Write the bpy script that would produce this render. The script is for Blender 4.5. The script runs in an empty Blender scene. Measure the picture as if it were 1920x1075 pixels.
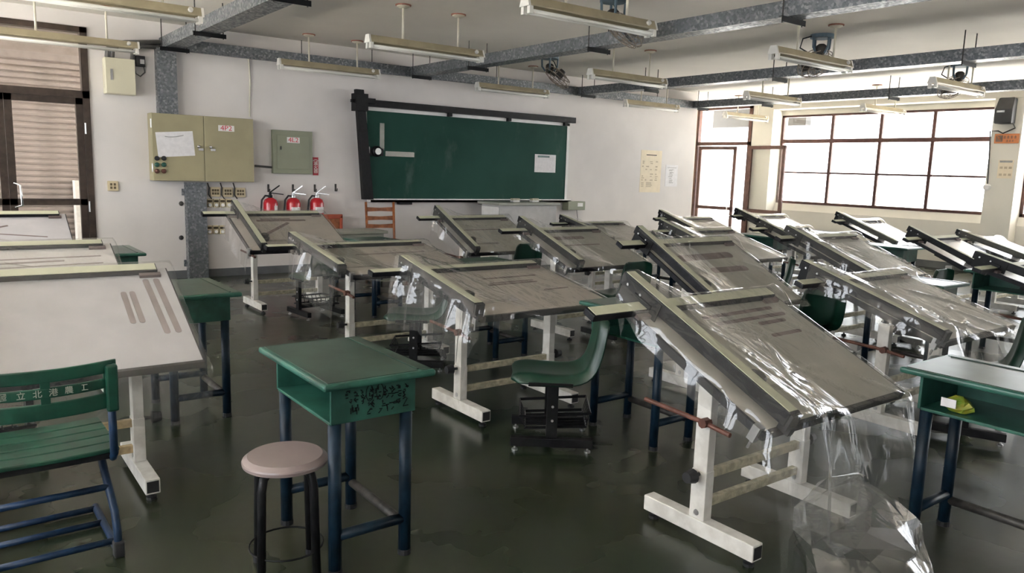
import bpy, bmesh, math, random
from mathutils import Vector, Matrix, noise
random.seed(7)
S = bpy.context.scene
COL = S.collection
# ------------------------------------------------------------------ camera
YAW, PITCH, ROLL, FPX, CAMZ = 0.647585, 0.151371, 0.031980, 1430.46, 1.45
cy_, sy_, cp_, sp_ = math.cos(YAW), math.sin(YAW), math.cos(PITCH), math.sin(PITCH)
FWD = Vector((sy_*cp_, cy_*cp_, -sp_)); _r = Vector((cy_, -sy_, 0)); _u = _r.cross(FWD)
RGT = math.cos(ROLL)*_r + math.sin(ROLL)*_u
UPV = -math.sin(ROLL)*_r + math.cos(ROLL)*_u
CAM = Vector((0, 0, CAMZ))
cam = bpy.data.cameras.new('camera'); camo = bpy.data.objects.new('camera', cam); COL.objects.link(camo)
cam.sensor_width = 36; cam.lens = FPX/1920*36; cam.clip_start = .05; cam.clip_end = 500
camo.matrix_world = Matrix(((RGT.x, UPV.x, -FWD.x, 0), (RGT.y, UPV.y, -FWD.y, 0), (RGT.z, UPV.z, -FWD.z, CAMZ), (0, 0, 0, 1)))
S.camera = camo
# ------------------------------------------------------------------ light
S.view_settings.view_transform = 'Standard'; S.view_settings.look = 'None'
S.view_settings.gamma = 1; S.view_settings.use_curve_mapping = False
S.view_settings.exposure = 2.4
WORLD_STRENGTH = 2.2
w = bpy.data.worlds.new('World'); S.world = w; w.use_nodes = True
bg = w.node_tree.nodes['Background']; bg.inputs[0].default_value = (.93, .97, 1.03, 1); bg.inputs[1].default_value = WORLD_STRENGTH

sun = bpy.data.lights.new('sun', 'SUN'); sun.energy = 24; sun.angle = .02; sun.color = (1, .95, .86)
suno = bpy.data.objects.new('sun', sun); COL.objects.link(suno); suno.rotation_euler = Vector((.2, .5, .85)).to_track_quat('Z', 'Y').to_euler()
# right wall geometry is shared with the daylight portals
YB = 9.88            # room face of the blackboard wall
XR = 13.95           # glazing plane of the window wall
XL, YF = -2.6, -3.2  # far sides of the room (out of view)
CEIL = 3.02
BAYS = [(5.38, 9.44), (.95, 4.95), (-2.9, .5)]
LBAYS = [(5.6, 9.2), (1.2, 4.8), (-1.6, .6)]
FBAY = (8.0, 9.3)  # unseen window opening, added behind the camera to light faces turned toward it
def portal(name, loc, rot, sx, sy):
    l = bpy.data.lights.new(name, 'AREA'); l.shape = 'RECTANGLE'; l.size = sx; l.size_y = sy
    l.cycles.is_portal = True
    o = bpy.data.objects.new(name, l); COL.objects.link(o); o.location = loc; o.rotation_euler = rot
for a, b in BAYS: portal('window_daylight', (XR+.1, (a+b)/2, 1.85), (0, math.pi/2, 0), 1.8, b-a)
for a, b in LBAYS: portal('window_daylight', (XL-.12, (a+b)/2, 1.85), (0, -math.pi/2, 0), 1.8, b-a)
portal('window_daylight', ((FBAY[0]+FBAY[1])/2, YF-.1, 1.85), (math.pi/2, 0, 0), FBAY[1]-FBAY[0], 1.8)  # portal for the added opening in the front wall
portal('door_daylight', (13.75, 10.6, 1.5), (0, math.pi/2, 0), 2.9, 1.4)

def ray(x, y): return FWD + (x-960)/FPX*RGT - (y-537.5)/FPX*UPV
def onz(x, y, z): d = ray(x, y); return CAM + (z-CAMZ)/d.z*d
def ony(x, y, Y): d = ray(x, y); return CAM + Y/d.y*d
def onx(x, y, X): d = ray(x, y); return CAM + X/d.x*d

# ------------------------------------------------------------------ materials
M = {}
def newmat(name):
    m = bpy.data.materials.new(name); m.use_nodes = True; M[name] = m
    nt = m.node_tree; return m, nt, nt.nodes['Principled BSDF']
def ramp(nt, fac, stops):
    r = nt.nodes.new('ShaderNodeValToRGB'); r.color_ramp.interpolation = 'EASE'; e = r.color_ramp.elements
    while len(e) < len(stops): e.new(.5)
    for k, (p, c) in enumerate(stops): e[k].position = p; e[k].color = (*c, 1)
    nt.links.new(fac, r.inputs[0]); return r.outputs[0]
def tex(nt, kind, scale, detail=4, coord='Object', rough=.55, sc=None):
    tc = nt.nodes.new('ShaderNodeTexCoord'); t = nt.nodes.new('ShaderNodeTex'+kind)
    t.inputs['Scale'].default_value = scale
    if kind == 'Noise': t.inputs['Detail'].default_value = detail; t.inputs['Roughness'].default_value = rough
    src = tc.outputs[coord]
    if sc:
        mp = nt.nodes.new('ShaderNodeMapping'); mp.inputs['Scale'].default_value = sc
        nt.links.new(src, mp.inputs[0]); src = mp.outputs[0]
    nt.links.new(src, t.inputs['Vector']); return t
def bump(nt, b, height, strength, dist=.01):
    n = nt.nodes.new('ShaderNodeBump'); n.inputs['Strength'].default_value = strength; n.inputs['Distance'].default_value = dist
    nt.links.new(height, n.inputs['Height']); nt.links.new(n.outputs[0], b.inputs['Normal'])
def mat(name, c, rough=.5, metal=0, var=.12, scale=9, bmp=0, coat=0, spec=None, c2=None):
    m, nt, b = newmat(name)
    b.inputs['Roughness'].default_value = rough; b.inputs['Metallic'].default_value = metal
    if coat: b.inputs['Coat Weight'].default_value = coat; b.inputs['Coat Roughness'].default_value = .15
    if spec is not None: b.inputs['Specular IOR Level'].default_value = spec
    t = tex(nt, 'Noise', scale)
    lo = tuple(v*(1-var) for v in c); hi = c2 or tuple(min(1, v*(1+var)) for v in c)
    nt.links.new(ramp(nt, t.outputs['Fac'], [(.32, lo), (.68, hi)]), b.inputs['Base Color'])
    if bmp: bump(nt, b, t.outputs['Fac'], bmp, .004)
    return m
mat('wall', (.72, .68, .655), .75, var=.05, scale=1.1, bmp=.05)
mat('wall_cream', (.74, .71, .63), .7, var=.04, scale=1.3)
mat('ceiling', (.78, .735, .67), .8, var=.05, scale=.6)
mat('skirting', (.13, .135, .14), .6, var=.15, scale=4)
mat('brown_frame', (.062, .045, .036), .4, metal=.3, var=.2, scale=12)
mat('red_frame', (.10, .045, .035), .4, metal=.2, var=.2, scale=12)
mat('cream_box', (.60, .56, .42), .45, var=.04, scale=3)
mat('olive_box', (.37, .33, .20), .45, var=.05, scale=3)
mat('green_box', (.27, .285, .20), .45, var=.05, scale=3)
mat('paper', (.78, .76, .77), .8, var=.05, scale=20)
mat('poster', (.80, .70, .54), .75, var=.04, scale=8)
mat('ink', (.008, .008, .009), .8, spec=.1)
mat('grey_ink', (.38, .37, .36), .8)
mat('brown_ink', (.52, .43, .31), .8)
mat('red_ink', (.62, .03, .06), .6)
mat('white_paint', (.82, .80, .78), .5, var=.04)
mat('red_paint', (.52, .02, .03), .25, coat=.4, var=.06)
mat('red_sign', (.42, .015, .03), .45, var=.08)
mat('black_metal', (.007, .007, .008), .45, var=.3, scale=20, spec=.22)
mat('black_plastic', (.02, .02, .022), .5, var=.2)
mat('rail_black', (.007, .007, .009), .45, var=.3, scale=25, c2=(.014, .014, .018), spec=.25)
mat('rail_beige', (.53, .54, .40), .42, var=.05)
mat('chrome', (.75, .75, .75), .18, metal=1, var=.03)
mat('steel', (.5, .5, .5), .35, metal=.9, var=.1)
mat('dark_steel', (.07, .065, .06), .55, metal=.5, var=.3, scale=30)
mat('outlet', (.62, .52, .34), .5, var=.05)
mat('outlet_hole', (.12, .09, .05), .7)
mat('leg_white', (.60, .58, .54), .5, var=.1, scale=14, c2=(.68, .665, .63))
mat('bar_beige', (.40, .37, .27), .55, var=.25, scale=30)
mat('bar_ochre', (.36, .27, .15), .55, var=.25, scale=30)
mat('rust', (.12, .045, .03), .6, var=.3, scale=25)
mat('board_white', (.46, .447, .465), .2, var=.05, scale=5)
mat('board_grey', (.60, .575, .57), .22, var=.06, scale=5)
mat('board_olive', (.36, .348, .30), .36, var=.08, scale=6)
mat('board_taupe', (.41, .37, .325), .45, var=.08, scale=6)
mat('tape', (.15, .11, .105), .6, var=.1)
mat('tape_light', (.25, .21, .205), .6, var=.1)
mat('desk_green', (.021, .088, .064), .34, var=.4, scale=6)
mat('desk_top', (.026, .054, .038), .30, var=.35, scale=6, spec=.42)
mat('desk_grey', (.35, .35, .30), .5, var=.06)
mat('podium_grey', (.50, .49, .48), .6, var=.06)
mat('tube_blue', (.005, .016, .030), .4, var=.3, scale=15, spec=.25)
mat('tube_bright', (.007, .024, .06), .4, var=.3, scale=15, spec=.3)
mat('shell_green', (.004, .035, .020), .32, var=.25, scale=6)
mat('slat_green', (.006, .050, .030), .34, var=.35, scale=9)
mat('stool_seat', (.22, .175, .17), .3, var=.08, scale=4, coat=.2)
mat('wood', (.30, .10, .035), .4, var=.3, scale=14)
mat('red_plastic', (.42, .08, .035), .45, var=.15)
mat('lamp_tan', (.34, .29, .19), .5, var=.1, scale=6)
mat('lamp_white', (.68, .66, .61), .4, var=.03)
mat('rod_cream', (.62, .58, .48), .5, var=.06)
mat('canopy_red', (.30, .11, .07), .6, var=.15)
mat('fan_blue', (.10, .15, .19), .5, var=.15)
mat('fan_dark', (.045, .04, .035), .5, var=.25)
mat('fan_wire', (.22, .18, .14), .5, var=.2)
mat('shutter', (.36, .30, .27), .6, var=.12, scale=5)
mat('shutter_green', (.12, .14, .12), .6, var=.2, scale=3)
mat('tile_white', (.80, .76, .70), .5, var=.04)
mat('concrete_out', (.62, .61, .60), .8, var=.1, scale=.3)
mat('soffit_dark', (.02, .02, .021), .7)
mat('building', (.70, .71, .72), .8, var=.05, scale=.3)
mat('building_blue', (.10, .16, .24), .4, var=.1)
mat('orange_sign', (.62, .22, .08), .5, var=.06)
mat('yellow_wrap', (.42, .36, .04), .35, var=.3, scale=30, c2=(.16, .30, .04))
mat('grey_sign_ink', (.20, .13, .10), .7)
mat('grey_pipe', (.11, .105, .10), .5, var=.15)

def floor_mat():
    m, nt, b = newmat('floor')
    a = tex(nt, 'Noise', .38, 3, rough=.5); c = tex(nt, 'Noise', 1.1, 4, rough=.55); f = tex(nt, 'Noise', 26, 4); h = tex(nt, 'Noise', .9, 9, rough=.68)
    base = ramp(nt, a.outputs['Fac'], [(.30, (.008, .018, .009)), (.45, (.018, .026, .013)), (.57, (.030, .032, .018)), (.75, (.045, .044, .030))])
    mx = nt.nodes.new('ShaderNodeMix'); mx.data_type = 'RGBA'
    nt.links.new(ramp(nt, c.outputs['Fac'], [(.45, (0, 0, 0)), (.70, (.75, .75, .75))]), mx.inputs[0]); nt.links.new(base, mx.inputs[6]); mx.inputs[7].default_value = (.040, .038, .029, 1)
    gr = nt.nodes.new('ShaderNodeMix'); gr.data_type = 'RGBA'
    nt.links.new(ramp(nt, h.outputs['Fac'], [(.42, (0, 0, 0)), (.75, (.75, .75, .75))]), gr.inputs[0]); nt.links.new(mx.outputs[2], gr.inputs[6]); gr.inputs[7].default_value = (.015, .028, .016, 1)
    mu = nt.nodes.new('ShaderNodeMix'); mu.data_type = 'RGBA'; mu.blend_type = 'MULTIPLY'; mu.inputs[0].default_value = .35
    nt.links.new(gr.outputs[2], mu.inputs[6]); nt.links.new(ramp(nt, f.outputs['Fac'], [(.3, (.75,)*3), (.7, (1.2,)*3)]), mu.inputs[7])
    nt.links.new(mu.outputs[2], b.inputs['Base Color'])
    nt.links.new(ramp(nt, c.outputs['Fac'], [(.25, (.22,)*3), (.8, (.36,)*3)]), b.inputs['Roughness'])
    bump(nt, b, c.outputs['Fac'], .25, .02)
floor_mat()
def galv():
    m, nt, b = newmat('galvanised')
    v = tex(nt, 'Voronoi', 48); n = tex(nt, 'Noise', 1.5)
    nt.links.new(ramp(nt, v.outputs['Color'], [(.1, (.13, .145, .155)), (.6, (.19, .20, .212)), (.95, (.34, .345, .355))]), b.inputs['Base Color'])
    b.inputs['Metallic'].default_value = .55
    nt.links.new(ramp(nt, v.outputs['Color'], [(.1, (.6,)*3), (.9, (.32,)*3)]), b.inputs['Roughness'])
galv()
def chalk():
    m, nt, b = newmat('chalkboard')
    n = tex(nt, 'Noise', .9, 6); sm = tex(nt, 'Noise', 2.4, 6, rough=.7, sc=(1, 1, .35))
    c1 = ramp(nt, n.outputs['Fac'], [(.3, (.008, .050, .034)), (.7, (.016, .072, .052))])
    mx = nt.nodes.new('ShaderNodeMix'); mx.data_type = 'RGBA'
    nt.links.new(ramp(nt, sm.outputs['Fac'], [(.56, (0,)*3), (.85, (.4,)*3)]), mx.inputs[0]); nt.links.new(c1, mx.inputs[6]); mx.inputs[7].default_value = (.20, .26, .23, 1)
    nt.links.new(mx.outputs[2], b.inputs['Base Color']); b.inputs['Roughness'].default_value = .65; b.inputs['Specular IOR Level'].default_value = .2
chalk()
def sheet(name, base_fac, edge, rough, milk, wrinkle, scale):
    """thin clear film: mostly see-through, mirror-like at grazing angles, a little dusty"""
    m, nt, b = newmat(name); nt.nodes.remove(b); out = nt.nodes['Material Output']
    tr = nt.nodes.new('ShaderNodeBsdfTransparent'); tr.inputs[0].default_value = (.95, .95, .94, 1)
    gl = nt.nodes.new('ShaderNodeBsdfGlossy'); gl.inputs['Roughness'].default_value = rough; gl.inputs[0].default_value = (.95, .95, .97, 1)
    df = nt.nodes.new('ShaderNodeBsdfDiffuse'); df.inputs[0].default_value = (.62, .61, .58, 1)
    lw = nt.nodes.new('ShaderNodeLayerWeight'); lw.inputs['Blend'].default_value = .5
    pw = nt.nodes.new('ShaderNodeMath'); pw.operation = 'POWER'; pw.inputs[1].default_value = 4.2
    ml = nt.nodes.new('ShaderNodeMath'); ml.operation = 'MULTIPLY_ADD'; ml.inputs[1].default_value = edge; ml.inputs[2].default_value = base_fac
    if wrinkle:
        t = tex(nt, 'Noise', scale, 3, rough=.5, sc=(1.7, .62, 1)); t.inputs['Distortion'].default_value = .9
        bp = nt.nodes.new('ShaderNodeBump'); bp.inputs['Strength'].default_value = wrinkle; bp.inputs['Distance'].default_value = .03
        nt.links.new(t.outputs['Fac'], bp.inputs['Height'])
        for q in (gl, lw): nt.links.new(bp.outputs[0], q.inputs['Normal'])
    nt.links.new(lw.outputs['Facing'], pw.inputs[0]); nt.links.new(pw.outputs[0], ml.inputs[0])
    m1 = nt.nodes.new('ShaderNodeMixShader'); m1.inputs[0].default_value = milk
    nt.links.new(tr.outputs[0], m1.inputs[1]); nt.links.new(df.outputs[0], m1.inputs[2])
    m2 = nt.nodes.new('ShaderNodeMixShader'); nt.links.new(ml.outputs[0], m2.inputs[0])
    nt.links.new(m1.outputs[0], m2.inputs[1]); nt.links.new(gl.outputs[0], m2.inputs[2]); nt.links.new(m2.outputs[0], out.inputs[0])
sheet('plastic_film', .05, .62, .045, .055, .42, 3.2)
sheet('plastic_heap', .09, .75, .07, .085, .15, 5)
sheet('glass', .04, .7, .02, .0, 0, 1)
sheet('acrylic', .10, .5, .10, .12, 0, 1)

# ------------------------------------------------------------------ mesh helpers
class MB:
    def __init__(s): s.v = []; s.f = []
    def add(s, vs, fs):
        o = len(s.v); s.v += [tuple(p) for p in vs]; s.f += [tuple(i+o for i in f) for f in fs]; return s
    def box(s, x0, x1, y0, y1, z0, z1, mtx=None):
        vs = [Vector(p) for p in ((x0,y0,z0),(x1,y0,z0),(x1,y1,z0),(x0,y1,z0),(x0,y0,z1),(x1,y0,z1),(x1,y1,z1),(x0,y1,z1))]
        if mtx: vs = [mtx @ p for p in vs]
        return s.add(vs, [(0,3,2,1),(4,5,6,7),(0,1,5,4),(1,2,6,5),(2,3,7,6),(3,0,4,7)])
    def tube(s, path, r, n=8, closed=False, caps=True):
        P = [Vector(p) for p in path]; m = len(P); rings = []; up = None
        for i in range(m):
            if closed: t = (P[(i+1) % m]-P[i-1])
            else: t = P[min(i+1, m-1)]-P[max(i-1, 0)]
            t.normalize()
            if up is None:
                a = Vector((0, 0, 1)) if abs(t.z) < .9 else Vector((1, 0, 0)); up = (a - t*a.dot(t)).normalized()
            else: up = (up - t*up.dot(t)).normalized()
            q = t.cross(up); rr = r[i] if isinstance(r, (list, tuple)) else r
            rings.append([P[i]+rr*(math.cos(2*math.pi*k/n)*up+math.sin(2*math.pi*k/n)*q) for k in range(n)])
        vs = [p for R_ in rings for p in R_]; fs = []
        for i in range(m if closed else m-1):
            j = (i+1) % m
            for k in range(n): fs.append((i*n+k, i*n+(k+1) % n, j*n+(k+1) % n, j*n+k))
        if caps and not closed: fs += [tuple(range(n))[::-1], tuple((m-1)*n+k for k in range(n))]
        return s.add(vs, fs)
    def lathe(s, prof, c=(0, 0, 0), n=20, axis='z', mtx=None):
        vs = []; fs = []
        for r, h in prof:
            for k in range(n):
                a = 2*math.pi*k/n; p = Vector((r*math.cos(a), r*math.sin(a), h))
                if axis == 'y': p = Vector((p.x, p.z, p.y))
                if axis == 'x': p = Vector((p.z, p.x, p.y))
                if mtx: p = mtx @ p
                vs.append(p+Vector(c))
        m = len(prof)
        for i in range(m-1):
            for k in range(n): fs.append((i*n+k, i*n+(k+1) % n, (i+1)*n+(k+1) % n, (i+1)*n+k))
        fs += [tuple(range(n))[::-1], tuple((m-1)*n+k for k in range(n))]
        return s.add(vs, fs)
    def prism(s, poly, x0, x1):          # poly in (y,z), extruded along x
        n = len(poly); vs = [(x0, a, b) for a, b in poly]+[(x1, a, b) for a, b in poly]
        fs = [tuple(range(n))[::-1], tuple(range(n, 2*n))]+[(i, (i+1) % n, (i+1) % n+n, i+n) for i in range(n)]
        return s.add(vs, fs)
def obj(name, mb, m, parent=None, smooth=False, bevel=0, loc=None, rotz=None, seg=2):
    if isinstance(mb, bpy.types.Mesh): me = mb
    else:
        me = bpy.data.meshes.new(name); me.from_pydata(mb.v, [], mb.f)
        bm = bmesh.new(); bm.from_mesh(me); bmesh.ops.recalc_face_normals(bm, faces=bm.faces); bm.to_mesh(me); bm.free()
        me.materials.append(M[m])
        if smooth:
            for p in me.polygons: p.use_smooth = True
    o = bpy.data.objects.new(name, me); COL.objects.link(o)
    if parent: o.parent = parent
    if loc: o.location = loc
    if rotz: o.rotation_euler = (0, 0, rotz)
    if bevel:
        b = o.modifiers.new('bevel', 'BEVEL'); b.width = bevel; b.segments = seg; b.limit_method = 'ANGLE'
    return o
def B(*a, mtx=None): return MB().box(*a, mtx=mtx)
def smooth_angle(o, deg=38):
    for p in o.data.polygons: p.use_smooth = True
    m = o.modifiers.new('edges', 'EDGE_SPLIT'); m.split_angle = math.radians(deg)
def tag(o, label, cat, group=None):
    o['label'] = label; o['category'] = cat
    if group: o['group'] = group
    return o
def thing(name, label, cat, loc=(0, 0, 0), rotz=0, group=None):
    o = bpy.data.objects.new(name, None); COL.objects.link(o); o.empty_display_size = .1
    o.location = loc; o.rotation_euler = (0, 0, rotz); return tag(o, label, cat, group)
def struct(name, mb, m, **k):
    o = obj(name, mb, m, **k); o['kind'] = 'structure'; return o
def sthing(name):
    o = bpy.data.objects.new(name, None); COL.objects.link(o); o['kind'] = 'structure'; return o
def copy_tree(o, parent=None):
    c = o.copy(); COL.objects.link(c); c.parent = parent
    for ch in list(o.children): copy_tree(ch, c)
    return c
def text(name, body, size, m, parent, mtx, extrude=.0006, align='CENTER', sx=1):
    cu = bpy.data.curves.new(name, 'FONT'); cu.body = body; cu.size = size; cu.align_x = align; cu.align_y = 'CENTER'; cu.extrude = extrude; cu.resolution_u = 2
    t = bpy.data.objects.new(name, cu); COL.objects.link(t)
    bpy.context.view_layer.update()
    me = bpy.data.meshes.new_from_object(t.evaluated_get(bpy.context.evaluated_depsgraph_get()))
    bpy.data.objects.remove(t); bpy.data.curves.remove(cu)
    me.transform(mtx @ Matrix.Diagonal((sx, 1, 1, 1))); me.materials.clear(); me.materials.append(M[m])
    o = bpy.data.objects.new(name, me); COL.objects.link(o); o.parent = parent; return o
def face_mtx(p, facing='-y', tilt=0):
    """text plane standing at p, reading direction for a viewer looking at that face"""
    if facing == '-y': R = Matrix(((1, 0, 0), (0, 0, -1), (0, 1, 0)))
    elif facing == '-x': R = Matrix(((0, 0, -1), (-1, 0, 0), (0, 1, 0)))
    else: R = Matrix.Identity(3)
    return Matrix.Translation(p) @ R.to_4x4() @ Matrix.Rotation(tilt, 4, 'Z')

# ------------------------------------------------------------------ the room
struct('floor', B(XL-.3, 14.1, YF-.3, 12.2, -.15, 0), 'floor')
struct('floor_balcony', B(14.1, 16.2, YF-.3, 13, -.15, -.005), 'concrete_out')
struct('floor_passage', B(XL-.3, 8, 12.2, 14, -.15, -.005), 'concrete_out')
struct('ceiling', MB().box(XL-.3, 14.3, YF-.3, YB+.16, CEIL, CEIL+.2).box(11.6, 14.3, YB+.16, 12.2, CEIL, CEIL+.2), 'ceiling')
DX0, DX1 = -.30, 1.45
mb = MB()
mb.box(XL-.2, DX0, YB, YB+.16, 0, CEIL).box(DX1, 11.8, YB, YB+.16, 0, CEIL).box(DX0, DX1, YB, YB+.16, 2.86, CEIL)
struct('wall_back', mb, 'wall')
struct('wall_alcove', MB().box(11.64, 11.8, YB+.16, 11.6, 0, CEIL).box(11.64, 14.2, 11.6, 11.75, 0, CEIL), 'wall_cream')
struct('baseboard_back', B(DX1+.02, 11.8, YB-.008, YB, 0, .10), 'skirting')
struct('ceiling_passage', B(XL-.3, 8, YB+.16, 12.3, 3.05, 3.2), 'concrete_out')
# window wall: pillars, sill walls, lintel
mb = MB()
for a, b in ((9.44, 9.92), (4.95, 5.38), (.5, .95), (YF-.2, -2.9)): mb.box(13.6, 14.12, a, b, 0, CEIL)
for a, b in BAYS:
    mb.box(13.86, 14.12, a, b, 0, .82).box(13.9, 14.12, a, b, 2.72, CEIL)
    mb.add([(13.86, a, .82), (14.12, a, .82), (14.12, a, .97), (13.93, a, .97), (13.86, b, .82), (14.12, b, .82), (14.12, b, .97), (13.93, b, .97)],
           [(0, 1, 2, 3), (4, 7, 6, 5), (0, 3, 7, 4), (3, 2, 6, 7), (0, 4, 5, 1), (1, 5, 6, 2)])
mb.box(13.6, 14.12, 11.36, 11.6, 0, CEIL).box(13.62, 14.1, 9.92, 11.36, 2.93, CEIL)
struct('wall_right', mb, 'wall_cream')
struct('trim_1', B(13.58, 13.9, YF-.2, 9.44, 2.82, CEIL), 'wall_cream')
struct('baseboard_right', MB().box(13.85, 13.86, 5.38, 9.44, 0, .12).box(13.59, 13.6, 4.95, 5.38, 0, .12), 'skirting')
mb = MB()
for a, b in LBAYS: mb.box(XL-.2, XL, a, b, 0, .95).box(XL-.2, XL, a, b, 2.72, CEIL)
for a, b in ((9.2, YB), (4.8, 5.6), (.6, 1.2), (YF-.2, -1.6)): mb.box(XL-.2, XL, a, b, 0, CEIL)
struct('wall_left', mb, 'wall')
struct('wall_front', MB().box(XL-.2, FBAY[0], YF-.2, YF, 0, CEIL).box(FBAY[1], 14.12, YF-.2, YF, 0, CEIL).box(FBAY[0], FBAY[1], YF-.2, YF, 0, .95).box(FBAY[0], FBAY[1], YF-.2, YF, 2.72, CEIL), 'wall')

def window(n, x, a, b, mull, rows, m, side):
    w_ = sthing(f'window_{n}'); f = MB(); t = .03
    f.box(x-t, x+t, a, a+.05, .97, 2.72).box(x-t, x+t, b-.05, b, .97, 2.72).box(x-t, x+t, a, b, .96, 1.01).box(x-t, x+t, a, b, 2.68, 2.72)
    obj('window_frame', f, m, w_)
    for y in mull: obj('mullion', B(x-t*.9, x+t*.9, y-.028, y+.028, 1.01, 2.68), m, w_)
    for z, h in rows: obj('transom_bar', B(x-t*.8, x+t*.8, a+.05, b-.05, z-h/2, z+h/2), m, w_)
    ys = [a]+list(mull)+[b]; zs = [.97]+[z for z, h in rows]+[2.72]
    for i in range(len(ys)-1):
        for k in range(len(zs)-1):
            obj('pane', B(x-.003, x+.003, ys[i]+.02, ys[i+1]-.02, zs[k]+.02, zs[k+1]-.02), 'glass', w_)
window(1, XR, 5.38, 9.44, (8.33, 7.37, 6.43), ((1.585, .035), (2.205, .075)), 'red_frame', 1)
window(2, XR, .95, 4.95, (3.95, 2.95, 1.95), ((1.585, .035), (2.205, .075)), 'red_frame', 1)
window(3, XR, -2.9, .5, (-.35, -1.2, -2.05), ((1.585, .035), (2.205, .075)), 'red_frame', 1)
for i, (a, b) in enumerate(LBAYS): window(4+i, XL-.1, a, b, ((a*2+b)/3, (a+2*b)/3), ((2.205, .075),), 'brown_frame', -1)

# left double door with transom light, in the blackboard wall
zh = ony(100, 177, YB).z; zm = ony(110, 379, YB).z
d = sthing('door_1')
f = MB(); y0, y1 = YB-.02, YB+.10
f.box(DX1-.07, DX1, y0, y1, 0, 2.86).box(DX0, DX0+.07, y0, y1, 0, 2.86).box(DX0, DX1, y0, y1, zh-.02, zh+.06).box(DX0, DX1, y0, y1, 2.80, 2.86)
obj('door_frame', f, 'brown_frame', d)
obj('pane', B(DX0+.07, DX1-.07, YB+.04, YB+.046, zh+.06, 2.80), 'glass', d)
XM = ony(10, 300, YB).x+.02
for x0, x1 in ((XM, DX1-.07), (DX0+.07, XM-.005)):
    lf = obj('door_leaf', MB().box(x0, x0+.07, y0+.02, y1-.03, .02, zh-.02).box(x1-.07, x1, y0+.02, y1-.03, .02, zh-.02).box(x0, x1, y0+.02, y1-.03, zh-.09, zh-.02)
             .box(x0, x1, y0+.02, y1-.03, zm-.035, zm+.035).box(x0, x1, y0+.02, y1-.03, .02, .14), 'brown_frame', d)
    obj('pane', B(x0+.07, x1-.07, YB+.03, YB+.036, zm+.035, zh-.09), 'glass', lf)
    obj('pane', B(x0+.07, x1-.07, YB+.03, YB+.036, .14, zm-.035), 'glass', lf)
    if x0 == XM:
        hx = x0+.045; zt, zb = ony(20, 343, YB).z, ony(20, 388, YB).z
        obj('handle', MB().tube([(hx, y0+.02, zt), (hx, y0-.03, zt), (hx+.05, y0-.05, zt-.02), (hx+.06, y0-.05, zb+.02), (hx, y0-.03, zb), (hx, y0+.02, zb)], .011), 'chrome', lf, smooth=True)
    for z in (zh-.35, zm-.05): obj('hinge', MB().tube([(x1+.012 if x0 == XM else x0-.012, y0-.006, z-.06), (x1+.012 if x0 == XM else x0-.012, y0-.006, z+.06)], .009), 'steel', lf)
# right double door by the windows, one leaf swung back against the wall
d2 = sthing('door_2'); xa, xb = 13.58, 13.68
zt2 = 2.12
obj('door_frame', MB().box(xa, xb, 9.92, 10.0, 0, 2.93).box(xa, xb, 11.30, 11.36, 0, 2.93).box(xa, xb, 9.92, 11.36, zt2, zt2+.07).box(xa, xb, 9.92, 11.36, 2.87, 2.93), 'red_frame', d2)
obj('pane', B(13.62, 13.626, 10.0, 11.30, zt2+.07, 2.87), 'glass', d2)
def leaf(mtx, wd):
    o = obj('door_leaf', MB().box(0, .07, -.02, .02, .02, 2.1).box(wd-.07, wd, -.02, .02, .02, 2.1).box(0, wd, -.02, .02, 2.03, 2.1).box(0, wd, -.02, .02, .74, .81).box(0, wd, -.02, .02, .02, .13), 'red_frame', d2)
    o.matrix_world = mtx
    obj('pane', B(.07, wd-.07, -.003, .003, .81, 2.03), 'glass', o); obj('pane', B(.07, wd-.07, -.003, .003, .13, .74), 'glass', o)
    obj('handle', MB().tube([(wd-.04, -.02, .98), (wd-.04, -.07, .97), (wd-.1, -.09, .94), (wd-.1, -.09, .66), (wd-.04, -.07, .63), (wd-.04, -.02, .62)], .011), 'chrome', o, smooth=True)
leaf(Matrix.Translation((13.62, 11.28, 0)) @ Matrix.Rotation(math.radians(-82), 4, 'Z'), .92)
leaf(Matrix.Translation((13.545, 9.9, 0)) @ Matrix.Rotation(math.radians(-96), 4, 'Z') @ Matrix.Diagonal((1, -1, 1, 1)), .92)

# ------------------------------------------------------------------ outside
struct('ground', B(-60, 80, -60, 80, -9.2, -9), 'concrete_out')
o = thing('balcony_railing', 'pale balcony parapet with rail outside the open double door', 'railing', (15.9, 0, 0))
obj('parapet', B(0, .12, -4, 13, 0, .42), 'concrete_out', o)
obj('top_rail', MB().tube([(.06, -4, .95), (.06, 13, .95)], .03), 'steel', o)
for k in range(12): obj('baluster', MB().tube([(.06, 7+k*.5, .42), (.06, 7+k*.5, .95)], .012, 6), 'steel', o)
struct('trim_2', B(14.3, 15.2, -4, 13, CEIL, CEIL+.2), 'ceiling')
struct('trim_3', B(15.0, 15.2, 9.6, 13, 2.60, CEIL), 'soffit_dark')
o = thing('neighbour_building', 'pale building with blue windows beyond the balcony', 'building', (48, 42, -9))
obj('wall', B(-3, 8, -6, 8, 0, 15), 'building', o)
for k in range(3):
    for z in (8.5, 11.5): obj('window', B(-3.05, -2.99, -4+4*k, -2+4*k, z, z+1.4), 'building_blue', o)
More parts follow.
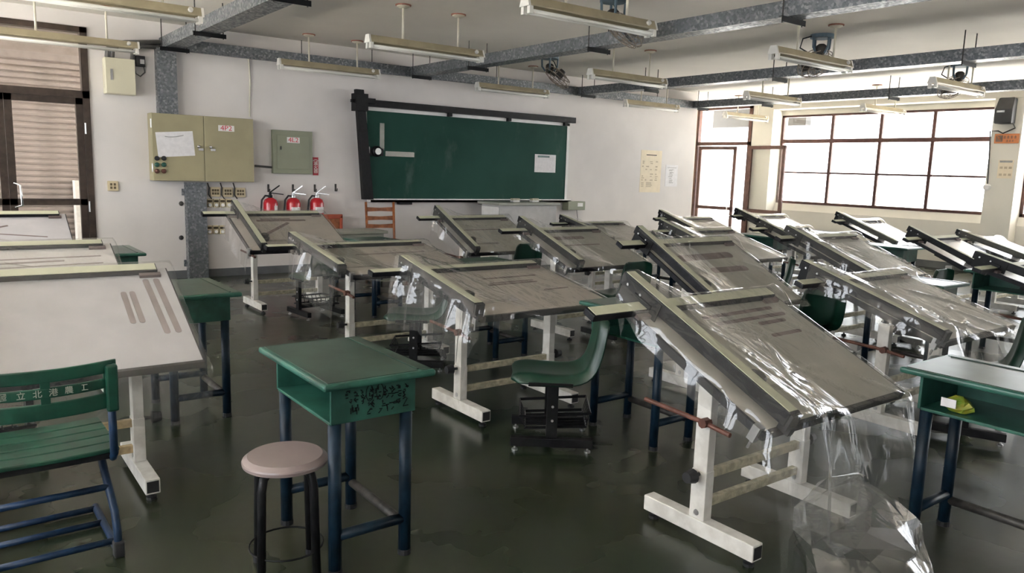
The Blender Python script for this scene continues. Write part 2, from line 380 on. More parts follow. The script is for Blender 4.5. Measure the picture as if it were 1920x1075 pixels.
# covered passage behind the left door: rolling shutter, tiled pier, slatted soffit
o = thing('rolling_shutter', 'beige ribbed metal shutter seen through the left glass door', 'shutter', (-1.6, YB+1.9, 0))
me = None
for k in range(34):
    z = k*.078
    if me is None:
        q = obj('slat', MB().prism([(0, 0), (-.012, .006), (-.028, .03), (-.028, .05), (-.012, .07), (0, .076)], 0, 5.2), 'shutter', o); me = q.data
    else: q = obj('slat', me, '', o)
    q.location = (0, 0, z)
obj('backing', B(0, 5.2, .0, .02, 0, 2.7), 'shutter', o)
obj('lintel', B(0, 5.2, -.06, .1, 2.66, 2.9), 'shutter', o)
p0, p1 = ony(140, 335, YB+1.5), ony(166, 335, YB+1.5)
o = thing('tiled_pier', 'sunlit white tiled pier behind the left glass door', 'pier', (p0.x, YB+1.5, 0))
obj('core', B(.01, .5, .02, .3, 0, p0.z-.03), 'tile_white', o)
me = None
for k in range(int((p0.z-.03)/.075)):
    if me is None: q = obj('tile', B(0, .5, 0, .02, .004, .071), 'tile_white', o); me = q.data
    else: q = obj('tile', me, '', o)
    q.location.z = k*.075
o = thing('passage_soffit', 'green-grey slatted canopy over the passage behind the left door', 'canopy', (-1.6, YB+.35, 2.86))
obj('panel', B(0, 5, 0, 1.5, .06, .09), 'shutter_green', o)
for k in range(5): obj('batten', B(0, 5, .05+k*.3, .12+k*.3, 0, .06), 'shutter', o)

# ------------------------------------------------------------------ galvanised cable ducts under the ceiling
CH0, CH1 = ony(480, 112, YB).z, ony(480, 93, YB).z
DW, DH, DZ = .2, .125, 2.715
o = thing('cable_duct', 'galvanised duct running along the top of the blackboard wall', 'cable duct', (0, 0, 0))
obj('duct_body', B(2.2, 11.75, YB-.13, YB, CH0, CH1), 'galvanised', o)
obj('lower_lip', B(2.2, 11.75, YB-.15, YB-.12, CH0-.012, CH0+.004), 'galvanised', o)
for x in (3.9, 4.9, 7.0, 10.6): obj('hanger_rod', MB().tube([(x, YB-.06, CH1), (x, YB-.06, CEIL)], .006, 6), 'dark_steel', o)
lab = {2.2: 'galvanised ceiling duct ending above the beige 4P2 cabinet', 5.45: 'galvanised ceiling duct meeting the wall just left of the blackboard',
       8.6: 'galvanised ceiling duct meeting the wall near the right end of the blackboard', 11.5: 'galvanised ceiling duct nearest the window wall'}
for X, lb in lab.items():
    o = thing('cable_duct', lb, 'cable duct', (X, 0, 0), group='ceiling cable ducts')
    obj('duct_body', B(0, DW, YF, YB-.152, DZ, DZ+DH), 'galvanised', o)
    for y in (9.6, 8.2, 6.0, 3.75, 1.5):
        h = obj('hanger_bracket', MB().box(-.06, DW+.06, y-.018, y+.018, DZ-.006, DZ-.001).box(-.06, DW+.06, y-.018, y-.014, DZ-.045, DZ-.006), 'black_metal', o)
        for x in (-.035, DW+.035): obj('hanger_rod', MB().tube([(x, y, DZ-.05), (x, y, CEIL)], .006, 6), 'dark_steel', h)
xa = ony(291, 150, YB).x; xb = ony(327, 150, YB).x; zc = ony(283, 211, YB-.2).z-.02
o = obj('vertical_duct', B(xa, xb, YB-.13, YB, zc+.02, CH0), 'galvanised'); tag(o, 'short vertical galvanised duct dropping into the top of the beige cabinet', 'cable duct')
xa = ony(348, 440, YB).x; xb = ony(384, 440, YB).x; zc2 = ony(350, 342, YB).z
o = thing('vertical_duct', 'vertical galvanised duct from below the beige cabinet to the floor', 'cable duct', (xa, YB, 0))
obj('duct_body', B(0, xb-xa, -.13, 0, 0, zc2), 'galvanised', o)
for z in (1.02, .15): obj('fixing_tab', B(-.03, 0, -.02, 0, z, z+.08), 'galvanised', o)

# ------------------------------------------------------------------ fluorescent lamps
LL = 1.34
def make_lamp():
    t = thing('fluorescent_lamp', 'x', 'lamp', (0, 0, 2.62), group='hanging fluorescent lamps')
    obj('housing', MB().prism([(-.052, 0), (-.056, .010), (-.030, .070), (.030, .070), (.056, .010), (.052, 0), (.02, .014), (-.02, .014)], .02, LL-.02), 'lamp_tan', t)
    for x in (0, LL-.02): obj('end_cap', MB().prism([(-.058, -.002), (-.034, .073), (.034, .073), (.058, -.002)], x, x+.02), 'lamp_white', t)
    for y in (-.036, .036):
        q = obj('tube', MB().tube([(.04, y, -.032), (LL-.04, y, -.032)], .0140, 10), 'lamp_white', t, smooth=True)
        for x in (.012, LL-.045): obj('tube_holder', B(x, x+.033, y-.016, y+.016, -.054, .002), 'lamp_white', q)
    obj('starter', MB().lathe([(.02, 0), (.02, .02), (.014, .024)], (LL*.92, -.045, .038), 10, mtx=Matrix.Rotation(math.radians(62), 3, 'X')), 'lamp_white', t)
    for fx in (.29, .77):
        r = obj('hanger_rod', MB().tube([(LL*fx, 0, .068), (LL*fx, 0, CEIL-2.62)], .011, 8), 'rod_cream', t, smooth=True)
        obj('ceiling_rose', MB().lathe([(.03, -.035), (.065, -.02), (.065, 0)], (LL*fx, 0, CEIL-2.62), 14), 'rod_cream', r)
        obj('rose_disc', MB().lathe([(.078, -.012), (.078, -.001)], (LL*fx, 0, CEIL-2.62), 14), 'canopy_red', r)
    return t
lamp0 = None
LAMPS = [(.53, 9.33, 'hanging fluorescent lamp in front of the transom of the left glass door'),
 (.53, 6.85, 'hanging fluorescent lamp second from the wall with the left glass door'),
 (3.40, 9.30, 'hanging fluorescent lamp on the wall side above the fire extinguishers'),
 (3.40, 6.92, 'hanging fluorescent lamp second from the extinguisher wall, beside the duct left of the blackboard'),
 (3.47, 4.55, 'hanging fluorescent lamp overlapping a ceiling fan, third from the extinguisher wall'),
 (6.35, 9.40, 'hanging fluorescent lamp close to the wall above the blackboard'),
 (6.40, 7.05, 'hanging fluorescent lamp second from the blackboard, between two ceiling ducts'),
 (6.42, 4.52, 'hanging fluorescent lamp third from the blackboard, under a blue-mounted ceiling fan'),
 (9.38, 9.42, 'hanging fluorescent lamp close to the wall above the beige poster'),
 (9.45, 7.05, 'hanging fluorescent lamp second from the poster wall'),
 (9.46, 4.45, 'hanging fluorescent lamp third from the poster wall, beside the fan near the windows'),
 (12.2, 9.55, 'hanging fluorescent lamp in front of the transom of the open double door'),
 (12.05, 6.72, 'hanging fluorescent lamp seen against the bright window panes')]
for x, y, lb in LAMPS:
    if lamp0 is None: lamp0 = make_lamp(); t = lamp0
    else: t = copy_tree(lamp0)
    t.location = (x, y, 2.62); t['label'] = lb

# ------------------------------------------------------------------ ceiling fans
def make_fan():
    t = thing('ceiling_fan', 'x', 'fan', (0, 0, CEIL), group='ceiling fans')
    obj('mount_ring', MB().lathe([(.10, -.045), (.125, -.04), (.125, -.001), (.10, -.001)], n=20), 'fan_blue', t, smooth=False)
    for a in range(4):
        c, s = math.cos(a*math.pi/2+.6), math.sin(a*math.pi/2+.6)
        obj('mount_leg', MB().tube([(.11*c, .11*s, -.04), (.105*c, .105*s, -.14), (.06*c, .06*s, -.2)], .012, 6), 'fan_blue', t)
    obj('motor', MB().lathe([(.03, -.10), (.055, -.12), (.06, -.19), (.035, -.23)], n=16), 'fan_dark', t, smooth=True)
    R = Matrix.Translation((.05, -.12, -.27)) @ Matrix.Rotation(math.radians(38), 4, Vector((.8, .6, 0)))
    c = MB()
    for rr, h in ((.20, -.03), (.17, .035), (.17, -.075), (.10, .055), (.10, -.095)):
        c.tube([R @ Vector((rr*math.cos(k*math.pi/12), rr*math.sin(k*math.pi/12), h)) for k in range(24)], .005, 5, closed=True)
    for k in range(16):
        a = k*math.pi/8; cc, ss = math.cos(a), math.sin(a)
        c.tube([R @ Vector((r_*cc, r_*ss, h)) for r_, h in ((.03, .06), (.10, .055), (.17, .035), (.20, -.03), (.17, -.075), (.10, -.095), (.03, -.1))], .003, 4)
    obj('cage', c, 'fan_wire', t)
    obj('fan_motor', MB().lathe([(.05, -.02), (.055, .05), (.04, .1)], n=14, mtx=R.to_3x3(), c=R.translation), 'fan_dark', t, smooth=True)
    for k in range(3):
        a = k*2*math.pi/3; q = MB(); pts = []
        for r_, w_ in ((.04, .03), (.09, .06), (.15, .05)):
            for s in (-1, 1): pts.append(R @ Vector((r_*math.cos(a)-s*w_*math.sin(a), r_*math.sin(a)+s*w_*math.cos(a), -.025+s*.012)))
        q.add(pts, [(0, 1, 3, 2), (2, 3, 5, 4)]); b = obj('blade', q, 'fan_dark', t)
        m = b.modifiers.new('thick', 'SOLIDIFY'); m.thickness = .004
    obj('cable', MB().tube([(.1, .05, -.02), (.2, .06, -.05), (.22, .02, -.14), (.1, -.05, -.2)], .008, 6), 'black_plastic', t)
    return t
fan0 = None
for (x, y, rz, lb) in ((6.9, 8.42, .3, 'caged ceiling fan tilted down behind the lamp nearest the blackboard wall'),
    (7.86, 4.92, 2.2, 'caged ceiling fan on a blue ring mount above the third lamp from the blackboard'),
    (10.9, 4.78, 2.2, 'caged ceiling fan on a blue ring mount nearest the window pillar'),
    (5.02, 5.25, .4, 'caged ceiling fan behind the third lamp from the extinguisher wall, by the duct')):
    if fan0 is None: fan0 = make_fan(); t = fan0
    else: t = copy_tree(fan0)
    t.location = (x, y, CEIL); t.rotation_euler.z = rz; t['label'] = lb

# ------------------------------------------------------------------ things on the blackboard wall
def wallbox(x0, y0, x1, y1, depth):
    """pixel rectangle of a box's front face -> X0,X1,Z0,Z1 on the plane standing `depth` off the wall"""
    a, b = ony(x0, y0, YB-depth), ony(x1, y1, YB-depth); return a.x, b.x, b.z, a.z
# small cream box with conduits
X0, X1, Z0, Z1 = wallbox(196, 106, 256, 179, .17)
t = thing('electrical_box', 'small cream electrical box with three conduits beside the left door', 'electrical box', (X0, YB-.003, Z0)); W_, H_ = X1-X0, Z1-Z0
obj('case', B(0, W_, -.15, 0, 0, H_), 'cream_box', t, bevel=.004)
dr = obj('door', B(.004, W_-.004, -.17, -.151, .004, H_-.004), 'cream_box', t, bevel=.003)
obj('latch', B(.05, .075, -.176, -.17, H_*.38, H_*.68), 'steel', dr)
for x, bx in ((.04, .2), (.09, .3), (.30, .55)):
    obj('conduit', MB().tube([(x, -.07, H_), (x+.01, -.07, H_+.10), (x+.1, -.07, H_+.17), (x+bx, -.08, H_+.19), (.62, -.08, H_+.24)], .025, 8), 'grey_pipe', t, smooth=True)
t = thing('network_device', 'black wall device with looped cable beside the small cream box', 'device', (ony(261, 115, YB).x, YB, ony(261, 122, YB).z))
obj('body', B(-.045, .055, -.05, 0, -.02, .10), 'black_plastic', t, bevel=.006); obj('face', B(0, .045, -.053, -.05, .01, .06), 'steel', t)
obj('cable', MB().tube([(.04, -.03, -.02), (.05, -.03, -.08), (0, -.03, -.13), (-.05, -.03, -.1), (-.06, -.03, .05), (-.04, -.03, .2)], .008, 6), 'grey_pipe', t)
# big 4P2 cabinet
X0, X1, Z0, Z1 = wallbox(283, 211, 477, 342, .2)
t = thing('electrical_cabinet', 'wide beige double-door electrical cabinet marked 4P2', 'cabinet', (X0, YB-.004, Z0)); W_, H_ = X1-X0, Z1-Z0; xm = (ony(381, 215, YB-.2).x-X0)
obj('case', B(0, W_, -.18, 0, 0, H_), 'olive_box', t, bevel=.004)
d1 = obj('door', B(.003, xm-.003, -.2, -.181, .003, H_-.003), 'olive_box', t, bevel=.003)
d2_ = obj('door', B(xm+.003, W_-.003, -.2, -.181, .003, H_-.003), 'olive_box', t, bevel=.003)
for dd, xx in ((d1, xm-.07), (d2_, xm+.07)):
    obj('handle', MB().lathe([(.018, 0), (.018, .03), (.008, .034)], (xx, -.2, H_*.53), 12, 'y', mtx=Matrix.Diagonal((1, -1, 1))).box(xx-.006, xx+.05, -.24, -.23, H_*.53-.045, H_*.53-.02), 'chrome', dd)
for r_, mm in ((0, 'black_plastic'), (1, 'desk_green'), (2, 'rust')):
    for c_ in range(2):
        pz = ony(294+c_*13, 297+r_*12, YB-.2)
        obj('push_button', MB().lathe([(.028, 0), (.028, .012), (.02, .026), (.008, .03)], (pz.x-X0, -.2, pz.z-Z0), 14, 'y', mtx=Matrix.Diagonal((1, -1, 1))), mm, d1)
pl = ony(424, 241, YB-.2)
obj('plate', B(pl.x-X0-.095, pl.x-X0+.095, -.2025, -.2, pl.z-Z0-.035, pl.z-Z0+.035), 'white_paint', d2_)
text('lettering', '4P2', .085, 'red_ink', d2_, face_mtx((pl.x-X0, -.2028, pl.z-Z0)), .001, sx=1.1)
for z in (.15, H_-.12): obj('hinge', MB().tube([(-.004, -.19, z-.05), (-.004, -.19, z+.05)], .008), 'steel', t)
a = [ony(*q, YB-.2055) for q in ((291, 248), (361, 246), (366, 292), (297, 295))]
o = obj('paper_sheet', MB().add([p+Vector((0, dy, 0)) for dy in (0, .001) for p in a], [(0, 1, 2, 3), (7, 6, 5, 4), (0, 4, 5, 1), (1, 5, 6, 2), (2, 6, 7, 3), (3, 7, 4, 0)]), 'paper')
tag(o, 'white paper sheet stuck askew on the 4P2 cabinet door', 'paper')
o2 = obj('heading', MB().tube([ony(309+7*k, 256+[0, .8, 1, .6, -.6, -2][k], YB-.2075) for k in range(6)], .004, 4), 'grey_ink', o)
# 4L2 box
X0, X1, Z0, Z1 = wallbox(512, 243, 587, 327, .08)
t = thing('electrical_box', 'grey-green wall box with small door marked 4L2', 'electrical box', (X0, YB, Z0)); W_, H_ = X1-X0, Z1-Z0
obj('case', B(0, W_, -.07, 0, 0, H_), 'green_box', t, bevel=.004)
dr = obj('door', B(.05, W_-.05, -.08, -.07, .06, H_-.06), 'green_box', t, bevel=.004)
obj('latch', B(.09, .105, -.088, -.08, H_*.55, H_*.63), 'black_plastic', dr)
pl = ony(550, 263, YB-.08)
obj('plate', B(pl.x-X0-.085, pl.x-X0+.085, -.0825, -.08, pl.z-Z0-.036, pl.z-Z0+.036), 'white_paint', dr)
text('lettering', '4L2', .085, 'red_ink', dr, face_mtx((pl.x-X0, -.083, pl.z-Z0)), .001, sx=1.1)
# extinguisher sign
X0, X1, Z0, Z1 = wallbox(587, 295, 597, 329, .012)
t = thing('extinguisher_sign', 'small red vertical fire extinguisher sign beside the 4L2 box', 'sign', (X0, YB, Z0)); W_, H_ = X1-X0, Z1-Z0
obj('plate', B(0, W_, -.012, 0, 0, H_), 'red_sign', t)
for k, ch in enumerate('滅火器'): text('lettering', ch, .062, 'white_paint', t, face_mtx((W_/2, -.0125, H_*(.66-.22*k))), .0006)
obj('arc', MB().tube([(W_/2+.04*math.cos(q), -.013, H_*.77+.022*math.sin(q)) for q in [math.pi*k/8 for k in range(9)]], .004, 4), 'white_paint', t)
# conduit between the boxes, thin cable on the wall
pa, pb = ony(478, 311, YB-.02), ony(512, 314, YB-.02)
o = obj('wall_conduit', MB().tube([pa, pb], .014, 8), 'grey_pipe'); tag(o, 'short grey conduit joining the 4P2 cabinet and the 4L2 box', 'pipe')
o = obj('wall_cable', MB().tube([ony(466, 111, YB-.012), ony(469, 150, YB-.012), ony(468, 185, YB-.012), ony(468, 219, YB-.012)], .010, 6), 'rod_cream'); tag(o, 'thin cream cable down the wall to the top of the 4P2 cabinet', 'cable')
# outlets
def outlet(x, y, wpx, hpx, lb, rows, cols, grp=None, knob=False):
    X0, X1, Z0, Z1 = wallbox(x-wpx/2, y-hpx/2, x+wpx/2, y+hpx/2, .03); W_, H_ = X1-X0, Z1-Z0
    t = thing('wall_outlet', lb, 'outlet', (X0, YB, Z0), group=grp)
    obj('plate', B(0, W_, -.03, 0, 0, H_), 'outlet', t, bevel=.005)
    for r_ in range(rows):
        for c_ in range(cols):
            cx, cz = W_*(c_+1)/(cols+1), (H_*(r_+1)/(rows+1) if not knob else H_*.72)
            obj('socket', B(cx-.012, cx+.012, -.0312, -.03, cz-.014, cz+.014), 'outlet_hole', t)
    if knob: obj('knob', MB().lathe([(.022, 0), (.02, .015)], (W_/2, -.03, H_*.28), 12, 'y', mtx=Matrix.Diagonal((1, -1, 1))), 'white_paint', t)
outlet(212, 349, 21, 19, 'single cream four-socket wall outlet beside the left door', 2, 2)
ORD = ('nearest the floor duct', 'second from the floor duct', 'third from the floor duct', 'fourth from the floor duct')
for k in range(3): outlet(404+23.5*k, 360+k*.6, 19, 18, 'cream six-socket outlet box under the 4P2 cabinet, '+ORD[k], 2, 3, 'outlets under the 4P2 cabinet')
for k in range(4): outlet(393.5+12*k, 381, 10.5, 16, 'narrow breaker outlet below the six-socket boxes, '+ORD[k], 1, 3, 'breaker outlets', True)
for k in range(3): outlet(393+12*k, 431, 10.5, 16, 'narrow breaker outlet low on the wall behind hanging plastic, '+ORD[k], 1, 3, 'low breaker outlets', True)
for k in range(3):
    o = obj('outlet_cable', MB().tube([ony(x_, y_, YB-.04) for x_, y_ in ((389+24*k, 343), (392+24*k, 352), (391+24*k, 365), (397+24*k, 373))], .008, 6), 'fan_dark'); tag(o, 'dark cable from the 4P2 cabinet past the six-socket boxes, '+ORD[k], 'cable', 'cables under the 4P2 cabinet')
for k, (x_, y_) in enumerate(((340, 382), (340, 446))):
    p = ony(x_, y_, YB); o = obj('wall_anchor', MB().lathe([(.03, 0), (.02, .012), (.008, .016)], p, 8, 'y', mtx=Matrix.Diagonal((1, -1, 1))), 'dark_steel'); tag(o, ('upper', 'lower')[k]+' dark anchor stub on the wall beside the floor duct', 'anchor', 'wall anchors')

# fire extinguishers on hooks
def make_ext(style):
    t = thing('fire_extinguisher', 'x', 'fire extinguisher', group='red fire extinguishers')
    obj('cylinder', MB().lathe([(.07, 0), (.088, .012), (.09, .04), (.09, .33), (.075, .375), (.04, .395), (.03, .40)], n=24), 'red_paint', t, smooth=True)
    obj('valve', MB().lathe([(.028, .40), (.028, .43), (.018, .435), (.018, .465)], n=12), 'steel' if style else 'black_metal', t)
    hm = 'chrome' if style else 'black_metal'
    obj('lever', MB().box(-.012, .012, -.02, .14, 0, .012, mtx=Matrix.Translation((.01, 0, .47)) @ Matrix.Rotation(-math.pi/2, 4, 'Z') @ Matrix.Rotation(.62, 4, 'X')), hm, t)
    obj('carry_handle', MB().box(-.012, .012, -.02, .16, 0, .012, mtx=Matrix.Translation((.01, 0, .455)) @ Matrix.Rotation(-math.pi/2, 4, 'Z') @ Matrix.Rotation(-.12, 4, 'X')), hm, t)
    obj('hose', MB().tube([(-.02, 0, .42), (-.07, -.01, .425), (-.115, -.01, .37), (-.13, -.01, .2), (-.125, -.01, .06)], .013, 8), 'black_plastic', t, smooth=True)
    lb = MB(); n = 8
    a0 = -2.2 if style else -1.35
    for k in range(n+1):
        a = a0+k*(1.5 if style else .75)/n
        for z in ((.20, .28) if style else (.10, .30)): lb.v.append((.0912*math.cos(a), .0912*math.sin(a), z))
    lb.f = [(2*k, 2*k+2, 2*k+3, 2*k+1) for k in range(n)]; obj('label_sticker', lb, 'white_paint', t)
    return t
e0, e1 = make_ext(0), make_ext(1); e2 = copy_tree(e1)
for e, px, lb in ((e0, 507, 'red fire extinguisher with black levers'), (e1, 550, 'red fire extinguisher with chrome levers, between the two others'), (e2, 594, 'red fire extinguisher with chrome levers, next to the empty hook')):
    p = ony(px, 373, YB-.11); e.location = (p.x, YB-.11, p.z-.385); e['label'] = lb
for px, lb, full in ((503, 'wall hook above the extinguisher with black levers', 1), (549, 'wall hook above the middle chrome-levered extinguisher', 1), (590, 'wall hook above the chrome-levered extinguisher beside the empty hook', 1), (629, 'empty dark wall hook to the right of the extinguishers', 0)):
    p = ony(px, 353 if full else 352, YB); t = thing('wall_hook', lb, 'hook', (p.x, YB, p.z), group='extinguisher hooks')
    obj('hook', MB().box(-.012, .012, -.008, 0, -.05, .05).tube([(0, -.006, -.04), (0, -.05, -.045), (0, -.06, -.01)], .006, 6), 'dark_steel', t)
    if full: obj('wire_loop', MB().tube([(0, -.05, -.04), (-.03, -.07, -.10), (.03, -.11, -.135), (.045, -.09, -.08), (0, -.05, -.04)], .003, 5), 'steel', t)

# blackboard
X0, X1, Z0, Z1 = wallbox(690, 207, 1058, 374, .03)
t = thing('blackboard', 'long green blackboard with black rail along its top edge', 'blackboard', (X0, YB, Z0)); W_, H_ = X1-X0, Z1-Z0
obj('board', B(0, W_, -.03, 0, 0, H_), 'chalkboard', t)
fr = obj('edge_trim', MB().box(-.02, W_+.04, -.04, 0, H_, H_+.045).box(W_, W_+.045, -.04, 0, -.02, H_+.04), 'white_paint', t)
obj('chalk_tray', MB().box(0, W_+.06, -.13, 0, -.045, -.012).box(0, W_+.06, -.13, -.12, -.045, .005), 'white_paint', t)
tr_ = obj('top_rail', B(-.05, W_+.1, -.13, -.05, H_+.05, H_+.14), 'black_metal', t)
for fx in (.35, .65, .97): obj('rail_bracket', B(W_*fx, W_*fx+.06, -.1, 0, H_-.0, H_+.06), 'black_metal', tr_)
for fx in (.13, .52): obj('tray_bracket', B(W_*fx, W_*fx+.2, -.1, 0, -.08, -.045), 'black_metal', t)
a, b = ony(673, 168, YB-.16), ony(689, 374, YB-.10)
mb = MB(); hw = .055
mb.add([(a.x-hw-X0, -.2, a.z-Z0), (a.x+hw-X0, -.2, a.z-Z0), (a.x+hw-X0, -.12, a.z-Z0), (a.x-hw-X0, -.12, a.z-Z0), (b.x-hw-.02-X0, -.14, b.z-Z0), (b.x+hw+.02-X0, -.14, b.z-Z0), (b.x+hw+.02-X0, -.06, b.z-Z0), (b.x-hw-.02-X0, -.06, b.z-Z0)],
       [(0, 1, 2, 3), (4, 7, 6, 5), (0, 4, 5, 1), (1, 5, 6, 2), (2, 6, 7, 3), (3, 7, 4, 0)])
po = obj('sliding_pole', mb, 'black_metal', t)
c = ony(675, 190, YB-.16); obj('carriage', MB().box(c.x-.09-X0, c.x+.09-X0, -.23, -.08, c.z-.13-Z0, c.z+.10-Z0).box(c.x+.05-X0, c.x+.22-X0, -.19, -.1, c.z-.02-Z0, c.z+.05-Z0).box(c.x-.13-X0, c.x-.09-X0, -.18, -.14, c.z-.02-Z0, c.z+.02-Z0), 'black_metal', po)
c = ony(706, 284, YB-.12); hd = obj('drafting_head', MB().lathe([(.075, 0), (.075, .05), (.05, .07)], (c.x-X0, -.10, c.z-Z0), 18, 'y', mtx=Matrix.Diagonal((1, -1, 1))).box(c.x-.15-X0, c.x-X0+.1, -.13, -.08, c.z-.06-Z0, c.z+.04-Z0), 'black_metal', t)
obj('dial', MB().lathe([(.045, 0), (.045, .006)], (c.x-X0, -.17, c.z-Z0), 18, 'y', mtx=Matrix.Diagonal((1, -1, 1))), 'steel', hd)
obj('tag', B(c.x-.15-X0, c.x-.11-X0, -.135, -.13, c.z-.03-Z0, c.z+.06-Z0), 'white_paint', hd)
obj('ruler', B(c.x+.05-X0, c.x+.12-X0, -.12, -.115, c.z+.02-Z0, c.z+.39-Z0), 'acrylic', hd)
obj('ruler', B(c.x+.14-X0, c.x+.60-X0, -.12, -.115, c.z-.06-Z0, c.z+.01-Z0), 'acrylic', hd)
X0, X1, Z0, Z1 = wallbox(1003, 289, 1041, 324, .032)
t = thing('paper_sheet', 'white paper sheet under a green magnet on the blackboard', 'paper', (X0, YB-.032, Z0))
obj('sheet', B(0, X1-X0, -.002, 0, 0, Z1-Z0), 'paper', t); obj('magnet', B(.06, .30, -.012, -.002, Z1-Z0-.05, Z1-Z0-.02), 'desk_green', t)
for k in range(3): obj('column_text', B(.05+.13*k, .12+.13*k, -.003, -.002, .05, Z1-Z0-.09), 'paper', t)
# posters
def poster(name, x0, y0, x1, y1, lb, m, lines, im):
    X0, X1, Z0, Z1 = wallbox(x0, y0, x1, y1, .004); W_, H_ = X1-X0, Z1-Z0
    t = thing(name, lb, 'poster', (X0, YB, Z0)); obj('sheet', B(0, W_, -.004, 0, 0, H_), m, t)
    for (u, v, w_, h_, mm) in lines: obj('print_block', B(u*W_, (u+w_)*W_, -.0045, -.004, v*H_, (v+h_)*H_), mm, t)
rnd = random.Random(3)
L = [(.25, .88, .5, .018, 'ink')]
for v in (.72, .68, .6, .53, .46, .42, .37, .33, .28):
    for u in (.08, .25, .45, .7):
        if rnd.random() < .62: L.append((u+rnd.uniform(-.02, .02), v, rnd.uniform(.06, .15), .02+rnd.random()*.012, 'brown_ink'))
for v in (.22, .19, .16, .13): L += [(.3, v, .3*rnd.uniform(.6, 1), .016, 'brown_ink'), (.06, v, .12, .016, 'brown_ink')]
poster('wall_poster', 1203, 281, 1237, 361, 'tall beige printed poster on the wall right of the blackboard', 'poster', L, 0)
L = [(.12, .86, .76, .02, 'grey_ink')]+[(.3+rnd.uniform(-.06, .04), v, rnd.uniform(.2, .4), .028, 'grey_ink') for v in (.76, .71, .63, .6, .52, .44, .36, .28, .22, .16)]
poster('wall_notice', 1249, 309, 1269, 350, 'small white printed notice beside the tall beige poster', 'paper', L, 0)
X0, X1, Z0, Z1 = wallbox(1066, 378, 1097, 394, .16)
t = thing('control_box', 'small grey-green control box on the wall below the blackboard corner', 'control box', (X0, YB, Z0))
obj('case', B(0, X1-X0, -.16, 0, 0, Z1-Z0), 'green_box', t, bevel=.006); obj('plate', B((X1-X0)*.55, (X1-X0)*.85, -.162, -.16, .06, .12), 'white_paint', t)
obj('cable', MB().tube([((X1-X0)*.8, -.03, 0), ((X1-X0)*.9, -.02, -.15), ((X1-X0)*.9, -.02, -.35)], .006, 6), 'grey_pipe', t)
# podium, erasers
t = thing('lectern_desk', 'grey teacher podium desk standing under the blackboard', 'podium', (6.62, 9.12, 0))
obj('body', B(.03, 1.12, .03, .5, 0, .93), 'podium_grey', t, bevel=.004); obj('top', B(-.02, 1.16, -.02, .55, .93, .97), 'desk_grey', t, bevel=.006)
obj('side_panel', B(.015, .03, .05, .48, .05, .9), 'white_paint', t)
for px, lb in ((966, 'grey felt eraser at the middle of the podium top'), (1002, 'grey felt eraser nearer the control box end of the podium')):
    p = ony(px, 374, 9.38)
    t = thing('board_eraser', lb, 'eraser', (p.x, 9.38, .97), .2, 'erasers on the podium')
    obj('felt', B(-.08, .08, -.03, .03, 0, .025), 'podium_grey', t); obj('back', B(-.08, .08, -.03, .03, .025, .055), 'bar_beige', t, bevel=.006)
# small grey desk, red chair, wooden chair by the wall
t = thing('side_desk', 'small grey desk by the wall in front of the red chair', 'desk', (3.85, 8.72, 0))
obj('top', B(0, .74, 0, .46, .60, .635), 'desk_grey', t, bevel=.006); obj('body', B(.04, .69, .03, .43, .40, .60), 'desk_grey', t)
for x in (.05, .66):
    for y in (.05, .40): obj('leg', B(x, x+.03, y, y+.03, 0, .40), 'tube_blue', t)
t = thing('plastic_chair', 'orange-red plastic chair with woven back behind the small grey desk', 'chair', (4.22, 9.62, 0))
obj('backrest', MB().box(-.15, -.11, -.02, .02, .42, .78).box(.11, .15, -.02, .02, .42, .78).box(-.15, .15, -.02, .02, .73, .79).box(-.15, .15, -.02, .02, .42, .46), 'red_plastic', t, bevel=.01)
obj('woven_panel', MB().box(-.11, .11, -.006, .006, .46, .73), 'wood', t)
obj('seat', B(-.19, .19, -.36, .02, .38, .42), 'red_plastic', t, bevel=.015)
for x in (-.16, .16):
    for y in (-.35, 0): obj('leg', MB().tube([(x, y, .38), (x*1.08, y*1.05, 0)], .014, 8), 'steel', t)
t = thing('wooden_chair', 'brown wooden ladder-back chair against the wall below the blackboard', 'chair', (4.87, 9.48, 0), -.05)
for s in (-1, 1):
    obj('back_post', MB().tube([(s*.20, 0, .0), (s*.20, -.02, .42), (s*.205, .03, .96)], .018, 8), 'wood', t, smooth=True)
    obj('leg', MB().tube([(s*.20, -.40, 0), (s*.20, -.40, .42)], .019, 8), 'wood', t)
for z in (.86, .74, .63): obj('back_slat', MB().add([(x, .02+.02*abs(x)*3+dy, z+dz*(1+.5*abs(x)*4)) for x in (-.2, 0, .2) for dy in (-.008, .008) for dz in (-.022, .022)],
    [(0, 1, 3, 2), (8, 10, 11, 9), (0, 4, 5, 1), (4, 8, 9, 5), (2, 3, 7, 6), (6, 7, 11, 10), (1, 5, 7, 3), (5, 9, 11, 7), (0, 2, 6, 4), (4, 6, 10, 8)]), 'wood', t)
obj('seat', B(-.22, .22, -.43, 0, .42, .46), 'wood', t, bevel=.008); obj('apron', B(-.2, .2, -.42, -.40, .36, .42), 'wood', t)
for y in (-.4, 0): obj('stretcher', B(-.2, .2, y-.01, y+.01, .18, .21), 'wood', t)

